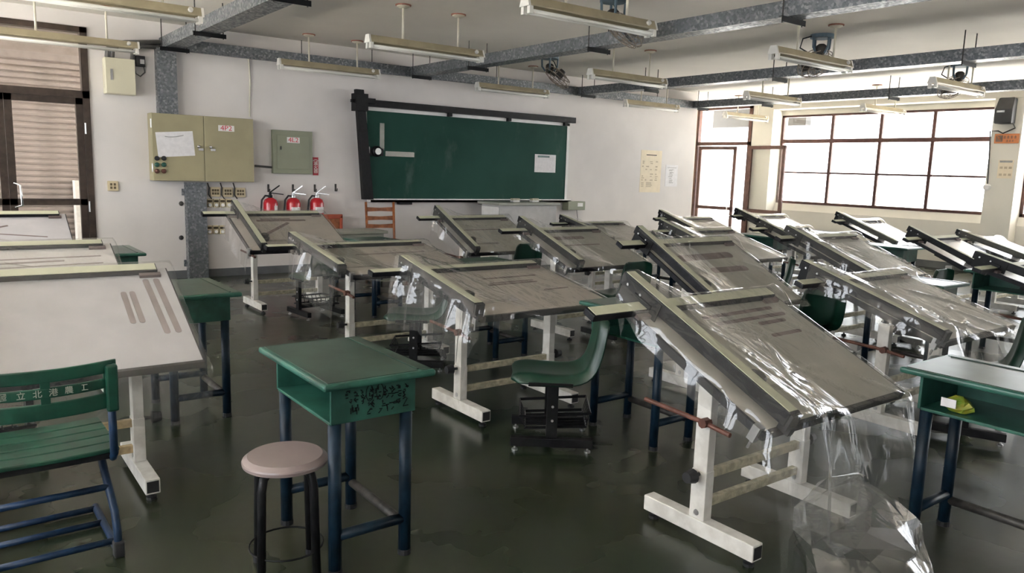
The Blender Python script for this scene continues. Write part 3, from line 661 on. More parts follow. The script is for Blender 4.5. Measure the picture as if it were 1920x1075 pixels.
# ------------------------------------------------------------------ things on the window pillar
XP = 13.6
def pillar(x, y): return onx(x, y, XP)
p = pillar(1893, 209)
t = thing('wall_speaker', 'black wall loudspeaker near the top of the window pillar', 'speaker', (XP, p.y, p.z), group=None)
obj('cabinet', MB().add([(-.22, -.13, -.2), (-.22, .13, -.2), (0, .10, -.2), (0, -.10, -.2), (-.19, -.13, .2), (-.19, .10, .2), (0, .08, .2), (0, -.10, .2), (-.24, -.13, .02), (-.24, .13, .02)],
    [(0, 3, 2, 1), (4, 5, 6, 7), (0, 1, 9, 8), (8, 9, 5, 4), (0, 8, 4, 7, 3), (1, 2, 6, 5, 9), (2, 3, 7, 6)]), 'black_plastic', t, bevel=.02)
obj('badge', B(-.243, -.238, -.02, .09, -.03, 0), 'steel', t)
o = obj('speaker_cable', MB().tube([(XP-.1, p.y-.1, p.z-.18), (XP-.03, p.y-.12, p.z-.26), (XP-.02, p.y+.05, p.z-.34), (XP-.02, p.y+.12, p.z-.3), (XP-.012, pillar(1857, 250).y, p.z-.30), pillar(1855, 300)-Vector((.012, 0, 0)), pillar(1852, 345)-Vector((.012, 0, 0))], .010, 6), 'fan_dark'); tag(o, 'dark speaker cable looping down the window pillar', 'cable')
a, b = pillar(1866, 252), pillar(1917, 268)
t = thing('warning_sign', 'orange warning sign with pictogram on the window pillar', 'sign', (XP, 0, 0))
ya, yb2 = max(a.y, b.y), min(a.y, b.y); ya = min(ya, 5.36); yb2 = max(yb2, 4.97); zc = (a.z+b.z)/2
obj('plate', B(-.012, 0, yb2, ya, zc-.075, zc+.075), 'orange_sign', t, bevel=.004)
obj('pictogram', MB().box(-.014, -.012, ya-.12, ya-.02, zc-.05, zc+.05), 'grey_sign_ink', t); obj('pictogram_mark', MB().tube([(-.016, ya-.10, zc-.03), (-.016, ya-.05, zc+.01), (-.016, ya-.09, zc+.01), (-.016, ya-.04, zc+.035)], .006, 4), 'orange_sign', t)
for k in range(4): obj('glyph_block', MB().box(-.014, -.012, ya-.165-.05*k, ya-.130-.05*k, zc+.002, zc+.012).box(-.014, -.012, ya-.165-.05*k, ya-.130-.05*k, zc+.022, zc+.03).box(-.014, -.012, ya-.152-.05*k, ya-.144-.05*k, zc, zc+.045), 'grey_sign_ink', t)
for k in range(3): obj('glyph_block', MB().box(-.014, -.012, ya-.20-.04*k, ya-.175-.04*k, zc-.05, zc-.043).box(-.014, -.012, ya-.20-.04*k, ya-.175-.04*k, zc-.032, zc-.026).box(-.014, -.012, ya-.19-.04*k, ya-.185-.04*k, zc-.05, zc-.02), 'grey_sign_ink', t)
a, b = pillar(1873, 300), pillar(1897, 335)
t = thing('pillar_notice', 'small faded printed notice on the window pillar', 'poster', (XP, b.y, b.z)); W_, H_ = a.y-b.y, a.z-b.z
obj('sheet', B(-.004, 0, 0, W_, 0, H_), 'poster', t); obj('heading', MB().box(-.005, -.004, W_*.08, W_*.92, H_*.86, H_*.97), 'grey_ink', t)
for k in range(6): obj('print_block', B(-.005, -.004, W_*(.08+.3*(k % 3)), W_*(.28+.3*(k % 3)), H_*(.14+.38*(k//3)), H_*(.26+.38*(k//3))), 'brown_ink', t)
p = pillar(1851, 351); o = obj('pillar_outlet', MB().lathe([(.055, 0), (.055, .02), (.035, .03)], p, 14, 'x', mtx=Matrix.Diagonal((-1, 1, 1))), 'white_paint'); tag(o, 'round white outlet at the end of the speaker cable', 'outlet')

# ------------------------------------------------------------------ drafting tables
BW, BD = .955, .735
def drafting_table(cx, cy, cz, tilt, label, board_m, ur=-.39, tapes=(), tape_m='tape', rail_l=-.73, rail_r=.43, bar_m='bar_beige', head_v=-.17, lever=True, rail=True, leg_y=None, leg_x=None, rt=.513, head=True):
    rail_l = min(rail_l, ur-.26)
    tl = math.radians(tilt); ct, st = math.cos(tl), math.sin(tl)
    lx, ly = (leg_x or cx), (leg_y or cy+.02)
    t = thing('drafting_table', label, 'drafting table', (lx, ly, 0), group='drafting tables')
    bx, by = cx-lx, cy-ly
    for s in (-1, 1):
        x = s*.335
        ft = obj('foot', B(x-.03, x+.03, -.275, .275, .032, .098), 'leg_white', t, bevel=.004)
        for y in (-.24, .24): obj('levelling_pad', MB().lathe([(.022, 0), (.022, .012), (.008, .016), (.008, .034)], (x, y, 0), 10), 'black_plastic', ft)
        for y in (-.2752, .2752): obj('end_cap', B(x-.024, x+.024, y-.001, y+.001, .040, .090), 'black_plastic', ft)
        cl = obj('column', B(x-.022, x+.022, -.034, .034, .098, cz-.10), 'leg_white', t, bevel=.003)
        obj('sleeve', B(x-.0245, x+.0245, -.0365, .0365, .098, .30), 'leg_white', cl, bevel=.003)
        obj('bolt', MB().lathe([(.013, 0), (.013, .004)], (x-.0265*1, -.0, .125), 10, 'x'), 'steel', cl)
        obj('knob', MB().tube([(x+s*.024, 0, .285), (x+s*.055, 0, .285), (x+s*.06, 0, .285), (x+s*.10, 0, .285)], [.008, .008, .03, .022], 12), 'black_plastic', cl, smooth=False)
    for z in (.155, .275): obj('crossbar', B(-.313, .313, -.014, .014, z-.018, z+.018), bar_m, t, bevel=.003)
    if lever: obj('lock_lever', MB().tube([(-.365, .30, cz-.235), (-.37, .0, cz-.245), (-.372, -.14, cz-.26)], .010, 8).tube([(-.35, -.02, cz-.245), (-.39, -.02, cz-.245)], .02, 8), 'rust', t, smooth=False)
    # tilting frame + board, built in board coordinates (u across, v up the slope, h off the surface)
    Bm = Matrix.Translation((bx, by, cz)) @ Matrix.Rotation(tl, 4, 'X')
    obj('tilt_bracket', MB().box(-.36, -.31, -.16, .16, -.075, -.022, mtx=Bm).box(.31, .36, -.16, .16, -.075, -.022, mtx=Bm).box(-.31, .31, -.02, .02, -.065, -.03, mtx=Bm), 'black_metal', t)
    bo = obj('board', B(-BW/2, BW/2, -BD/2, BD/2, -.022, 0, mtx=Bm), board_m, t)
    obj('edge_strip', B(-BW/2-.004, BW/2+.004, -BD/2-.016, -BD/2, -.034, .001, mtx=Bm), 'rail_black', bo)
    obj('edge_strip', B(-BW/2-.014, -BW/2, -BD/2-.016, BD/2, -.030, .001, mtx=Bm), 'rail_black', bo)
    obj('edge_strip', B(BW/2, BW/2+.006, -BD/2, BD/2, -.024, .0, mtx=Bm), 'rail_black', bo)
    for (u, v, ln, wd, ang) in tapes:
        R = Bm @ Matrix.Translation((u, v, 0)) @ Matrix.Rotation(math.radians(ang), 4, 'Z')
        q = MB(); n = 6; r_ = wd/2
        pts = [(ln/2-r_+r_*math.cos(a), r_*math.sin(a)) for a in [-math.pi/2+math.pi*k/n for k in range(n+1)]]+[(-ln/2+r_+r_*math.cos(a), r_*math.sin(a)) for a in [math.pi/2+math.pi*k/n for k in range(n+1)]]
        m_ = len(pts); q.add([R @ Vector((a, b, .0012)) for a, b in pts]+[R @ Vector((a, b, .0)) for a, b in pts], [tuple(range(m_))]+[(k, k+m_, (k+1) % m_+m_, (k+1) % m_) for k in range(m_)])
        obj('tape_strip', q, tape_m, bo)
    if rail:
        tr = obj('top_rail', B(rail_l, rail_r, BD/2-.055, BD/2+.006, .002, .030, mtx=Bm), 'rail_black', t, bevel=.003)
        obj('rail_inlay', B(rail_l+.012, rail_r-.006, BD/2-.050, BD/2+.002, .0295, .0325, mtx=Bm), 'rail_beige', tr)
        obj('corner_clip', B(rail_r-.085, rail_r+.012, BD/2-.078, BD/2-.052, 0, .016, mtx=Bm), 'tape', tr)
        obj('corner_clip', B(-BW/2-.02, -BW/2+.06, BD/2-.078, BD/2-.052, 0, .016, mtx=Bm), 'tape', tr)
        v0, v1 = -BD/2-.03, rt
        vr = obj('vertical_rail', B(ur-.030, ur+.030, v0, v1, .030, .088, mtx=Bm), 'rail_black', t, bevel=.004)
        obj('rail_inlay', B(ur-.024, ur+.024, v0+.012, v1-.01, .0875, .0905, mtx=Bm), 'rail_beige', vr)
        obj('carriage', MB().box(ur-.045, ur+.05, BD/2-.06, BD/2+.04, .030, .05, mtx=Bm).box(ur-.034, ur-.029, BD/2-.10, v1-.02, -.03, .08, mtx=Bm).box(ur-.036, ur+.036, BD/2+.01, BD/2+.06, -.055, .03, mtx=Bm), 'black_metal', vr)
        for v in (v1-.05, v1-.13): obj('rivet', MB().lathe([(.006, 0), (.006, .003)], (0, 0, 0), 8, 'x', mtx=None).__class__().lathe([(.006, 0), (.006, .004)], Bm @ Vector((ur-.038, v, .055)), 8, 'x'), 'steel', vr)
        obj('end_stop', MB().box(ur-.028, ur+.028, v0-.012, v0, .02, .085, mtx=Bm).box(ur-.012, ur+.02, v0-.02, v0+.03, .0, .03, mtx=Bm), 'black_plastic', vr)
        cl = obj('edge_clamp', MB().box(-BW/2-.03, -BW/2+.002, -BD/2+.0, -BD/2+.03, -.05, .012, mtx=Bm).tube([Bm @ Vector((-BW/2-.02, -BD/2+.012, -.05)), Bm @ Vector((-BW/2-.02, -BD/2+.012, -.085))], .005, 6), 'steel', t)
        hu = ur+.085
        if not head: return t, Matrix.Translation((cx, cy, cz)) @ Matrix.Rotation(tl, 4, 'X')
        hd = obj('drafting_head', MB().lathe([(.045, 0), (.045, .022), (.034, .03), (.034, .055), (.026, .06)], Bm @ Vector((hu, head_v, .004)), 16, mtx=Bm.to_3x3()).box(ur+.03, hu, head_v-.03, head_v+.03, .03, .05, mtx=Bm), 'black_plastic', t)
        obj('ruler', B(hu+.03, hu+.33, head_v-.045, head_v-.015, .003, .006, mtx=Bm), 'acrylic', hd); obj('ruler', B(hu-.012, hu+.018, head_v+.04, head_v+.22, .003, .006, mtx=Bm), 'acrylic', hd)
    Bw = Matrix.Translation((cx, cy, cz)) @ Matrix.Rotation(tl, 4, 'X')
    return t, Bw

def cover(Bw, ur, ov, label, seed, amp=1.0, tip=.55, rail=True, res=84, head_v=-.17, rt=.513, folds=10, head=True):
    """clear film laid over board + rail; ov = overhang left, right, bottom, top"""
    rs = random.Random(seed); so = Vector((rs.uniform(0, 90), rs.uniform(0, 90), rs.uniform(0, 90)))
    L_, R_, Bt, Tp = ov
    u0, u1, v0, v1 = min(-BW/2-.016, ur-.036), BW/2+.012, -BD/2-.02, BD/2+.012
    Bi = Bw.to_3x3(); hr = .096
    W2 = u1-u0+L_+R_; D2 = v1-v0+Bt+Tp
    nu = res; nv = int(res*D2/W2)
    FL = []
    for _ in range(folds):                      # sharp creases fanning across the film
        px, py, an = rs.uniform(u0, u1), rs.uniform(v0-.1, v1), rs.choice((-.7, -.95, -.4, .25, 1.2))+rs.uniform(-.3, .3)
        FL.append((px, py, math.cos(an), math.sin(an), rs.uniform(.10, .34), rs.uniform(.005, .014), rs.uniform(.012, .03)))
    def tent(u, v):
        if not rail: return 0
        dv = max(0, v-rt, -(BD/2+.035)-v); du = max(0, abs(u-ur)-.033)
        h = hr-((.55 if u < ur else .24)*du+.8*dv)
        if head: h = max(h, .072-.40*max(0, math.hypot(u-(ur+.085), v-head_v)-.045))
        if u > ur-.26: h = max(h, .036-.5*max(0, abs(v-BD/2+.025)-.03))
        return max(0, h)
    mb = MB()
    for j in range(nv+1):
        for i in range(nu+1):
            u = u0-L_+W2*i/nu; v = v0-Bt+D2*j/nv
            n1 = noise.noise(Vector((u*2.1, v*2.1, 0))+so)
            wr = .004+amp*.007*(n1+.45)
            for (px, py, ca, sa, ln, ht, wd) in FL:
                a_ = (u-px)*ca+(v-py)*sa; c_ = -(u-px)*sa+(v-py)*ca+.04*noise.noise(Vector((a_*4, px*9, py*9)))
                if abs(a_) < ln and abs(c_) < wd*2.2: wr += amp*ht*(1-(a_/ln)**2)*math.exp(-abs(c_)/wd*2.4)
            v1e = v1+(rt+.012-v1)*max(0, 1-abs(u-ur)/.2) if rail else v1
            cu, cv = min(max(u, u0), u1), min(max(v, v0), v1e)
            dx, dy = u-cu, v-cv; d_ = math.hypot(dx, dy); tc = max(tent(cu, cv), .003)
            p = Bw @ Vector((cu, cv, tc+wr))
            if d_ > 1e-6:
                ed = .62+.75*(noise.noise(Vector((cu*2.3+cv*2.3, 1.7, 0))+so)*.5+.5)
                if abs(dx) > .01 and abs(dy) > .01: ed = max(ed, .85+tip*.35)
                dd = d_*ed; out = Bi @ Vector((dx, dy, 0)); out.z = 0; out.normalize()
                s_ = (cu*1.0+cv*1.35)
                fold = .5+.5*math.sin(13*s_+5*noise.noise(Vector((s_*3, 4, 0))+so)+seed)
                p = p+out*(.02*min(1, dd/.04)+.07*dd+.055*amp*fold*min(1, dd/.22))
                p.z -= max(0, dd-.012)*(1+.04*n1)
            if p.z < .03: p.z = .03
            mb.v.append(tuple(p))
    for j in range(nv):
        for i in range(nu): a = j*(nu+1)+i; mb.f.append((a, a+1, a+nu+2, a+nu+1))
    o = obj('plastic_cover', mb, 'plastic_film', smooth=True)
    tag(o, label, 'plastic cover', 'clear plastic covers'); return o

T = []
UR = {'B1': -0.395, 'B2': -0.52, 'B3': -0.59, 'B4': -0.383, 'C4': -0.42, 'C3': -0.397, 'C2': -0.47, 'C1': -0.53, 'D2': -0.52, 'D3': -0.52, 'D4': -0.45, 'E4': -0.48, 'F3': -0.43, 'F4': -0.55}
RT = dict(B2=.44, C2=.465, D2=.46)
def row(key, cx, cy, cz, tilt, lb, bm_, cov=None, clb='', **k):
    k.setdefault('ur', UR.get(key, -.39)); k.setdefault('rt', RT.get(key, .513))
    t, Bw = drafting_table(cx, cy, cz, tilt, lb, bm_, **k)
    if cov: cover(Bw, k.get('ur', -.39), cov[0], clb, cov[1], rail=k.get('rail', True), head_v=k.get('head_v', -.17), rt=k.get('rt', .513), head=k.get('head', True), **(cov[2] if len(cov) > 2 else {}))
tA = ((.33, .13, .30, .026, -88), (.40, .13, .30, .026, -88), (.24, .10, .20, .024, -90), (.27, .10, .20, .024, -90))
# column of white boards beside the left door
row('A1', 0.43, 3.80, .735, 27, 'white drafting table with four brown tape strips, behind the slatted green chair', 'board_white', ((.02, .035, .26, .02), 1, dict(amp=.3, tip=1, folds=4)), 'thin clear sheet on the white board with four tape strips',
    tapes=((.420, .06, .44, .028, -88.5), (.372, .06, .44, .028, -88.5), (.252, .06, .25, .026, -90), (.290, .06, .25, .026, -89.5)), bar_m='bar_ochre', leg_x=.325, leg_y=3.64, lever=False, head=False, tape_m='tape_light')
row('A2', .43, 5.33, .735, 23.5, 'white drafting table with long grey tape lines, between two other white boards', 'board_grey', ((.02, .06, .05, .02), 2, dict(amp=.35, tip=1.2, folds=4)), 'clear sheet with a shiny folded corner on the middle white board',
    tapes=((.0, .20, .80, .012, 1), (-.02, .155, .42, .018, 2), (.04, .105, .72, .012, 2), (-.1, .06, .40, .018, 3)), tape_m='tape_light', lever=False)
row('A3', .43, 7.5, .77, 27.5, 'white drafting table with crossed brown tape strips, in front of the left glass door', 'board_white',
    tapes=((.0, .05, .62, .013, -10), (-.1, .13, .30, .020, 22), (-.2, .19, .2, .018, 8)), tape_m='tape', lever=False)
# column from the plastic heap to the fire extinguishers
row('B1', 2.703, 1.813, .749, 25.4, 'olive drafting table with dusty black rail, beside the heap of clear plastic on the floor', 'board_olive', ((.13, .07, .42, .12), 11, dict(amp=1.0, tip=.9, folds=16)), 'large clear cover hanging to the floor side of the olive table by the plastic heap',
    tapes=((.10, .255, .50, .022, 1), (.14, .205, .50, .022, 1), (.24, .165, .20, .022, 1), (.24, .08, .22, .022, 1)))
row('B2', 2.75, 3.63, .752, 11.4, 'taupe drafting table under loose clear plastic, next behind the table by the plastic heap', 'board_taupe', ((.40, .06, .16, .06), 12, dict(amp=.9, tip=1.2)), 'loose clear cover drooping from the rail of the taupe table behind the shell chair',
    tapes=((.1, .17, .42, .018, 1), (.06, .09, .34, .018, 1), (.05, .06, .38, .018, 1), (.28, -.08, .2, .015, 2)), leg_y=3.67)
row('B3', 2.726, 5.113, .769, 9.2, 'taupe drafting table under clear plastic, second from the fire extinguishers', 'board_taupe', ((.36, .05, .10, .05), 13, dict(amp=.9, tip=1.2)), 'crumpled clear cover bunched over the rail of the second table from the extinguishers',
    tapes=((.05, .12, .6, .018, 1),))
row('B4', 2.732, 7.243, .797, 22.8, 'taupe drafting table standing right in front of the fire extinguishers', 'board_taupe', ((.28, .05, .03, .05), 14, dict(amp=.4, tip=1.4)), 'clear cover hanging in a point beside the table in front of the extinguishers',
    tapes=((.0, .22, .5, .03, 0), (-.05, .255, .3, .02, 0), (-.1, .05, .4, .035, 38)), leg_y=7.48, leg_x=2.80)
# column ending below the left part of the blackboard
row('C1', 4.73, 2.155, .728, 18, 'drafting table under thick crumpled plastic, next to the desk with the yellow wrapper', 'board_olive', ((.16, .12, .22, .06), 21, dict(amp=2.0, tip=.9)), 'thick crumpled clear cover on the table nearest the desk with the yellow wrapper')
row('C2', 4.333, 3.311, .80, 29, 'steep olive drafting table under creased plastic, third from the left end of the blackboard', 'board_olive', ((.03, .05, .05, .04), 22, dict(amp=1.1)), 'tight creased clear cover on the steep olive table, third from the blackboard',
    tapes=((.0, .18, .6, .07, 1), (.1, .02, .4, .06, 0)))
row('C3', 4.679, 5.107, .779, 20.2, 'olive drafting table under creased plastic, second from the left end of the blackboard', 'board_olive', ((.12, .05, .10, .05), 23, dict(amp=1.1, tip=1.1)), 'creased clear cover with a silvery fold, on the second table from the blackboard',
    tapes=((-.1, .2, .5, .06, 0), (.0, .05, .45, .02, 0)))
row('C4', 4.836, 6.834, .748, 24.9, 'olive drafting table right under the left end of the blackboard, nearest the podium', 'board_olive', ((.22, .05, .06, .06), 24, dict(amp=.8, tip=1.1)), 'clear cover hanging off the rail of the table below the left end of the blackboard', tapes=((.05, .1, .7, .015, 0),))
# column ending by the podium
row('D1', 6.545, 1.962, .749, 15.5, 'uncovered drafting table with black rail over a long green desk, near the windows', 'board_grey', None, '', ur=-.40)
row('D2', 6.463, 3.494, .80, 22, 'drafting table under shiny bulging plastic, third in the row that ends at the podium', 'board_olive', ((.24, .06, .08, .07), 32, dict(amp=1.7, tip=.8)), 'shiny bulging clear cover on the third table from the podium')
row('D3', 6.416, 4.845, .77, 17, 'olive drafting table under shiny creased plastic, second in the row that ends at the podium', 'board_olive', ((.10, .05, .07, .05), 33, dict(amp=1.4)), 'shiny creased clear cover on the second table from the podium')
row('D4', 6.456, 6.521, .747, 12.5, 'olive drafting table nearest the podium, its right half under the small control box', 'board_olive', ((.05, .05, .05, .05), 34, dict(amp=.9)), 'clear cover on the table in front of the podium')
# two columns by the windows
row('E2', 8.587, 3.48, .724, 23, 'uncovered white drafting table third from the beige poster, beside a dark green desk', 'board_grey', None, '')
row('E3', 8.406, 5.192, .713, 19.7, 'drafting table under bulging plastic, second from the beige poster', 'board_olive', ((.05, .06, .06, .06), 42, dict(amp=1.8)), 'bulging clear cover on the second table from the beige poster')
row('E4', 8.327, 6.637, .742, 18.4, 'drafting table under glaring plastic, nearest the beige poster', 'board_olive', ((.14, .05, .05, .06), 43, dict(amp=1.2)), 'glaring clear cover on the table nearest the beige poster')
row('F2', 10.147, 3.634, .69, 17, 'drafting table under plastic, nearest the window pillar', 'board_grey', ((.22, .06, .05, .08), 52, dict(amp=1.0)), 'clear cover on the table nearest the window pillar')
row('F3', 10.25, 5.24, .771, 21, 'white drafting table below the middle of the long window', 'board_white', ((.08, .03, .03, .06), 53, dict(amp=.5)), 'clear cover on the white table below the long window')
row('F4', 9.985, 6.6, .761, 19, 'white drafting table in front of the open double door', 'board_white', ((.14, .03, .03, .05), 54, dict(amp=.5)), 'clear cover hanging from the table in front of the open double door')

# ------------------------------------------------------------------ school desks
def make_desk():
    t = thing('school_desk', 'x', 'desk', group='green school desks')
    tp = obj('desktop', B(-.215, .215, -.325, .325, .688, .712), 'desk_green', t, bevel=.010, seg=3)
    obj('top_panel', B(-.195, .150, -.305, .305, .7115, .7135), 'desk_top', tp, bevel=.001)
    obj('pencil_ridge', B(.152, .160, -.29, .29, .711, .7165), 'desk_top', tp); obj('side_panel', B(.164, .205, -.305, .305, .7115, .7135), 'desk_top', tp)
    bx = obj('drawer_box', MB().box(-.165, .165, -.262, -.250, .552, .690).box(-.165, .165, .250, .262, .552, .690).box(.153, .165, -.25, .25, .552, .690).box(-.165, .165, -.25, .25, .548, .560), 'desk_green', t, bevel=.003)
    for x in (-.14, .14):
        for y in (-.235, .235):
            lg = obj('leg', MB().tube([(x, y, .012), (x, y, .55)], .0235, 12), 'tube_blue', t, smooth=True); obj('foot_plug', MB().lathe([(.0255, 0), (.0255, .02)], (x, y, 0), 12), 'black_plastic', lg)
    for y in (-.235, .235): obj('stretcher', MB().tube([(-.14, y, .14), (.14, y, .14)], .0195, 10), 'tube_blue', t, smooth=True)
    obj('foot_bar', MB().tube([(.14, -.235, .115), (.14, .235, .115)], .0185, 10), 'dark_steel', t, smooth=True)
    for ch in t.children_recursive: ch.data.transform(Matrix.Diagonal((1, 1, 1.022, 1)))
    return t
DESKS = [(1.195, 2.625, 0, 'green school desk with ink scribbles on its side, standing behind the round stool'),
 (1.12, 4.58, 0, 'green school desk to the right of the white board with four tape strips'),
 (1.06, 6.70, 0, 'green school desk beside the shiny corner of the middle white board'),
 (3.11, 2.87, 0, 'green school desk between the shell chair and the table by the plastic heap'),
 (3.235, 1.10, 0, 'green school desk with a yellow wrapper lying in its open shelf'),
 (3.50, 4.86, 0, 'green school desk behind the taupe table that the side-on shell chair stands before'),
 (3.45, 6.80, 0, 'green school desk next to the small grey desk near the extinguishers'),
 (5.90, 2.76, 0, 'green school desk under the table with thick crumpled plastic'),
 (7.28, 2.56, 0, 'dark green desk under the uncovered black-railed table'),
 (8.78, 4.42, 0, 'green school desk with glaring top beside the uncovered white table'),
 (8.50, 5.90, 0, 'green school desk between the tables before the beige poster'),
 (7.40, 6.55, 0, 'green school desk in the gap in front of the beige poster'),
 (9.95, 5.87, 0, 'green school desk between the two white tables by the long window')]
desk0 = None
for x, y, rz, lb in DESKS:
    if desk0 is None: desk0 = make_desk(); t = desk0
    else: t = copy_tree(desk0)
    t.location = (x, y, 0); t.rotation_euler.z = rz; t['label'] = lb
# scribbles on the first desk's end panel (it faces -y)
yy = -.2635
rs = random.Random(5)
def stroke(pts, r=.0022): return MB().tube([(a, yy, b) for a, b in pts], r, 4)
sc = MB()
def glyph(cx, cz, s):
    for _ in range(5):
        a, b = rs.uniform(-s, s), rs.uniform(-s, s); an = rs.choice([0, 0, math.pi/2, .8, -.8]); l = s*rs.uniform(.5, 1.1)
        sc.tube([(cx+a-l*math.cos(an)*.6, yy, cz+b-l*math.sin(an)*.6), (cx+a+l*math.cos(an)*.6, yy, cz+b+l*math.sin(an)*.6)], .0018, 4)
for k in range(9):
    for j in range(3 if k % 2 else 2): glyph(-.10+.028*k, .655-.024*j-.004*(k % 3), .010)
sc.tube([(.112, yy, .604), (.122, yy, .610), (.130, yy, .604), (.118, yy, .586), (.112, yy, .578), (.134, yy, .579)], .002, 4)
for (a, b) in ((-.08, .588), (-.01, .588), (.035, .590), (.075, .592)): glyph(a, b, .017)
for (a, b) in ((-.02, .645), (.02, .645)): sc.tube([(a+.014*math.cos(q), yy, b+.028*math.sin(q)) for q in [k*math.pi/7 for k in range(14)]], .0014, 4, closed=True)
obj('scribbles', sc, 'ink', desk0).data.transform(Matrix.Diagonal((1, 1, 1.022, 1)))
# scraps in the near right desk
t = thing('snack_wrapper', 'crumpled yellow and green wrapper lying inside a school desk shelf', 'wrapper', (3.235-.115, 1.10+.13, .574))
q = MB(); rr = random.Random(9); n = 10
for j in range(5):
    for i in range(n):
        a = 2*math.pi*i/n; r_ = (.02, .036, .042, .034, .012)[j]*rr.uniform(.75, 1.25)
        q.v.append((.75*r_*math.cos(a), 1.35*r_*math.sin(a), .002+.0155*j+rr.uniform(-.003, .003)*(j > 0)))
for j in range(4):
    for i in range(n): q.f.append((j*n+i, j*n+(i+1) % n, (j+1)*n+(i+1) % n, (j+1)*n+i))
q.f += [tuple(range(n)), tuple(4*n+i for i in range(n))]
obj('wrapper_body', q, 'yellow_wrap', t); obj('paper_patch', B(-.040, -.036, -.005, .05, .022, .056), 'paper', t)

# ------------------------------------------------------------------ green shell chairs
def make_shell():
    t = thing('shell_chair', 'x', 'chair', group='green shell chairs')
    prof = [(.215, .365, .17), (.212, .392, .185), (.15, .402, .195), (.05, .394, .20), (-.06, .390, .20), (-.13, .398, .198), (-.175, .425, .195), (-.200, .475, .19), (-.218, .55, .185), (-.232, .64, .178), (-.240, .69, .165), (-.243, .706, .13)]
    mb = MB(); ns = 12; m = len(prof)
    for i, (y, z, hw) in enumerate(prof):
        a, b = prof[max(0, i-1)], prof[min(m-1, i+1)]; ty, tz = b[0]-a[0], b[1]-a[1]; l = math.hypot(ty, tz); ny, nz = tz/l, -ty/l   # points up on the seat, forward on the back
        if nz < 0 and i < 5: ny, nz = -ny, -nz
        for k in range(ns+1):
            s = -1+2*k/ns; e = .018*s*s
            if abs(s) > .8: e -= ((abs(s)-.8)/.2)**1.5*.058
            mb.v.append((s*hw*(1 if abs(s) < .99 else 1.0), y+ny*e, z+nz*e))
    for i in range(m-1):
        for k in range(ns): a = i*(ns+1)+k; mb.f.append((a, a+1, a+ns+2, a+ns+1))
    sh = obj('seat_shell', mb, 'shell_green', t, smooth=True)
    md = sh.modifiers.new('thick', 'SOLIDIFY'); md.thickness = .007; md.offset = 0
    md = sh.modifiers.new('sub', 'SUBSURF'); md.levels = 1; md.render_levels = 1
    for s in (-1, 1):
        x = s*.175
        fb = obj('base_bar', B(x-.02, x+.02, -.215, .215, .026, .074), 'black_metal', t, bevel=.004)
        for y in (-.19, .19): obj('levelling_pad', MB().lathe([(.017, 0), (.017, .008), (.006, .012), (.006, .03)], (x, y, 0), 10), 'steel', fb)
        up = obj('upright', B(x-.016, x+.016, -.028, .030, .074, .36), 'black_metal', t, bevel=.003)
        for z in (.17, .245): obj('bolt', MB().lathe([(.007, 0), (.007, .003)], (x+s*.016, 0, z), 8, 'x', mtx=Matrix.Diagonal((s, 1, 1))), 'steel', up)
        obj('seat_bracket', B(x-.022, x+.012*s+.01, -.10, .13, .352, .372), 'black_metal', t)
    obj('cross_beam', B(-.155, .155, -.018, .018, .085, .115), 'black_metal', t)
    bk = MB()
    for z, y0, y1 in ((.205, -.20, .17),): bk.tube([(-.155, y0, z), (.155, y0, z), (.155, y1, z-.03), (-.155, y1, z-.03)], .008, 6, closed=True)
    bk.tube([(-.15, -.18, .13), (.15, -.18, .13), (.15, .14, .11), (-.15, .14, .11)], .006, 6, closed=True)
    for k in range(7): x = -.13+.26*k/6; bk.tube([(x, -.20, .205), (x, -.18, .13), (x, .14, .11), (x, .17, .175)], .0035, 5)
    obj('wire_basket', bk, 'black_metal', t)
    return t
SH = [(2.60, 3.05, 52, 'green shell chair seen side-on between two drafting tables, beside the table by the plastic heap'),
 (2.77, 4.82, 55, 'green shell chair under the drooping plastic of the taupe table'),
 (2.87, 6.93, 5, 'green shell chair with wire basket in front of the extinguisher-side table'),
 (4.86, 6.42, 0, 'green shell chair seen through plastic, below the left end of the blackboard'),
 (4.78, 4.80, 0, 'green shell chair at the second table from the left end of the blackboard'),
 (5.06, 3.14, -25, 'green shell chair behind the table by the plastic heap, at the steep olive table'),
 (6.42, 4.42, 35, 'green shell chair half hidden at the second table from the podium'),
 (7.08, 3.30, 0, 'green shell chair at the shiny bulging table'),
 (4.80, 1.86, 22, 'green shell chair at the crumpled table, behind the desk with the yellow wrapper'),
 (.12, 4.22, 8, 'green shell chair under the white board with four tape strips')]
sh0 = None
for x, y, dg, lb in SH:
    if sh0 is None: sh0 = make_shell(); t = sh0
    else: t = copy_tree(sh0)
    t.location = (x, y, 0); t.rotation_euler.z = math.radians(dg); t['label'] = lb

# ------------------------------------------------------------------ slatted green chair in front of the white board
t = thing('slatted_chair', 'green slatted chair on a blue tubular frame, its back embossed with white characters', 'chair', (.245, 3.10, 0), math.radians(1))
HW = .225
def arc(x): return -.03+.055*(x/HW)**2*-1+.055
def back_slat(z0, z1, name='back_slat'):
    q = MB(); n = 14
    for k in range(n+1):
        x = -HW+2*HW*k/n; y = -.165-.05*(1-(x/HW)**2)
        for (dy, z) in ((0, z0), (0, z1), (.012, z1), (.012, z0)): q.v.append((x, y+dy, z))
    for k in range(n):
        a = 4*k
        for i in range(4): q.f.append((a+i, a+(i+1) % 4, a+4+(i+1) % 4, a+4+i))
    q.f += [(0, 1, 2, 3), (4*n+3, 4*n+2, 4*n+1, 4*n)]
    return obj(name, q, 'slat_green', t, bevel=.004)
back_slat(.699, .744); mid = back_slat(.646, .682); back_slat(.572, .629)
for x in (-.195, 0, .195):
    y = -.165-.05*(1-(x/HW)**2); obj('slat_link', B(x-.014, x+.014, y+.001, y+.011, .58, .735), 'slat_green', t)
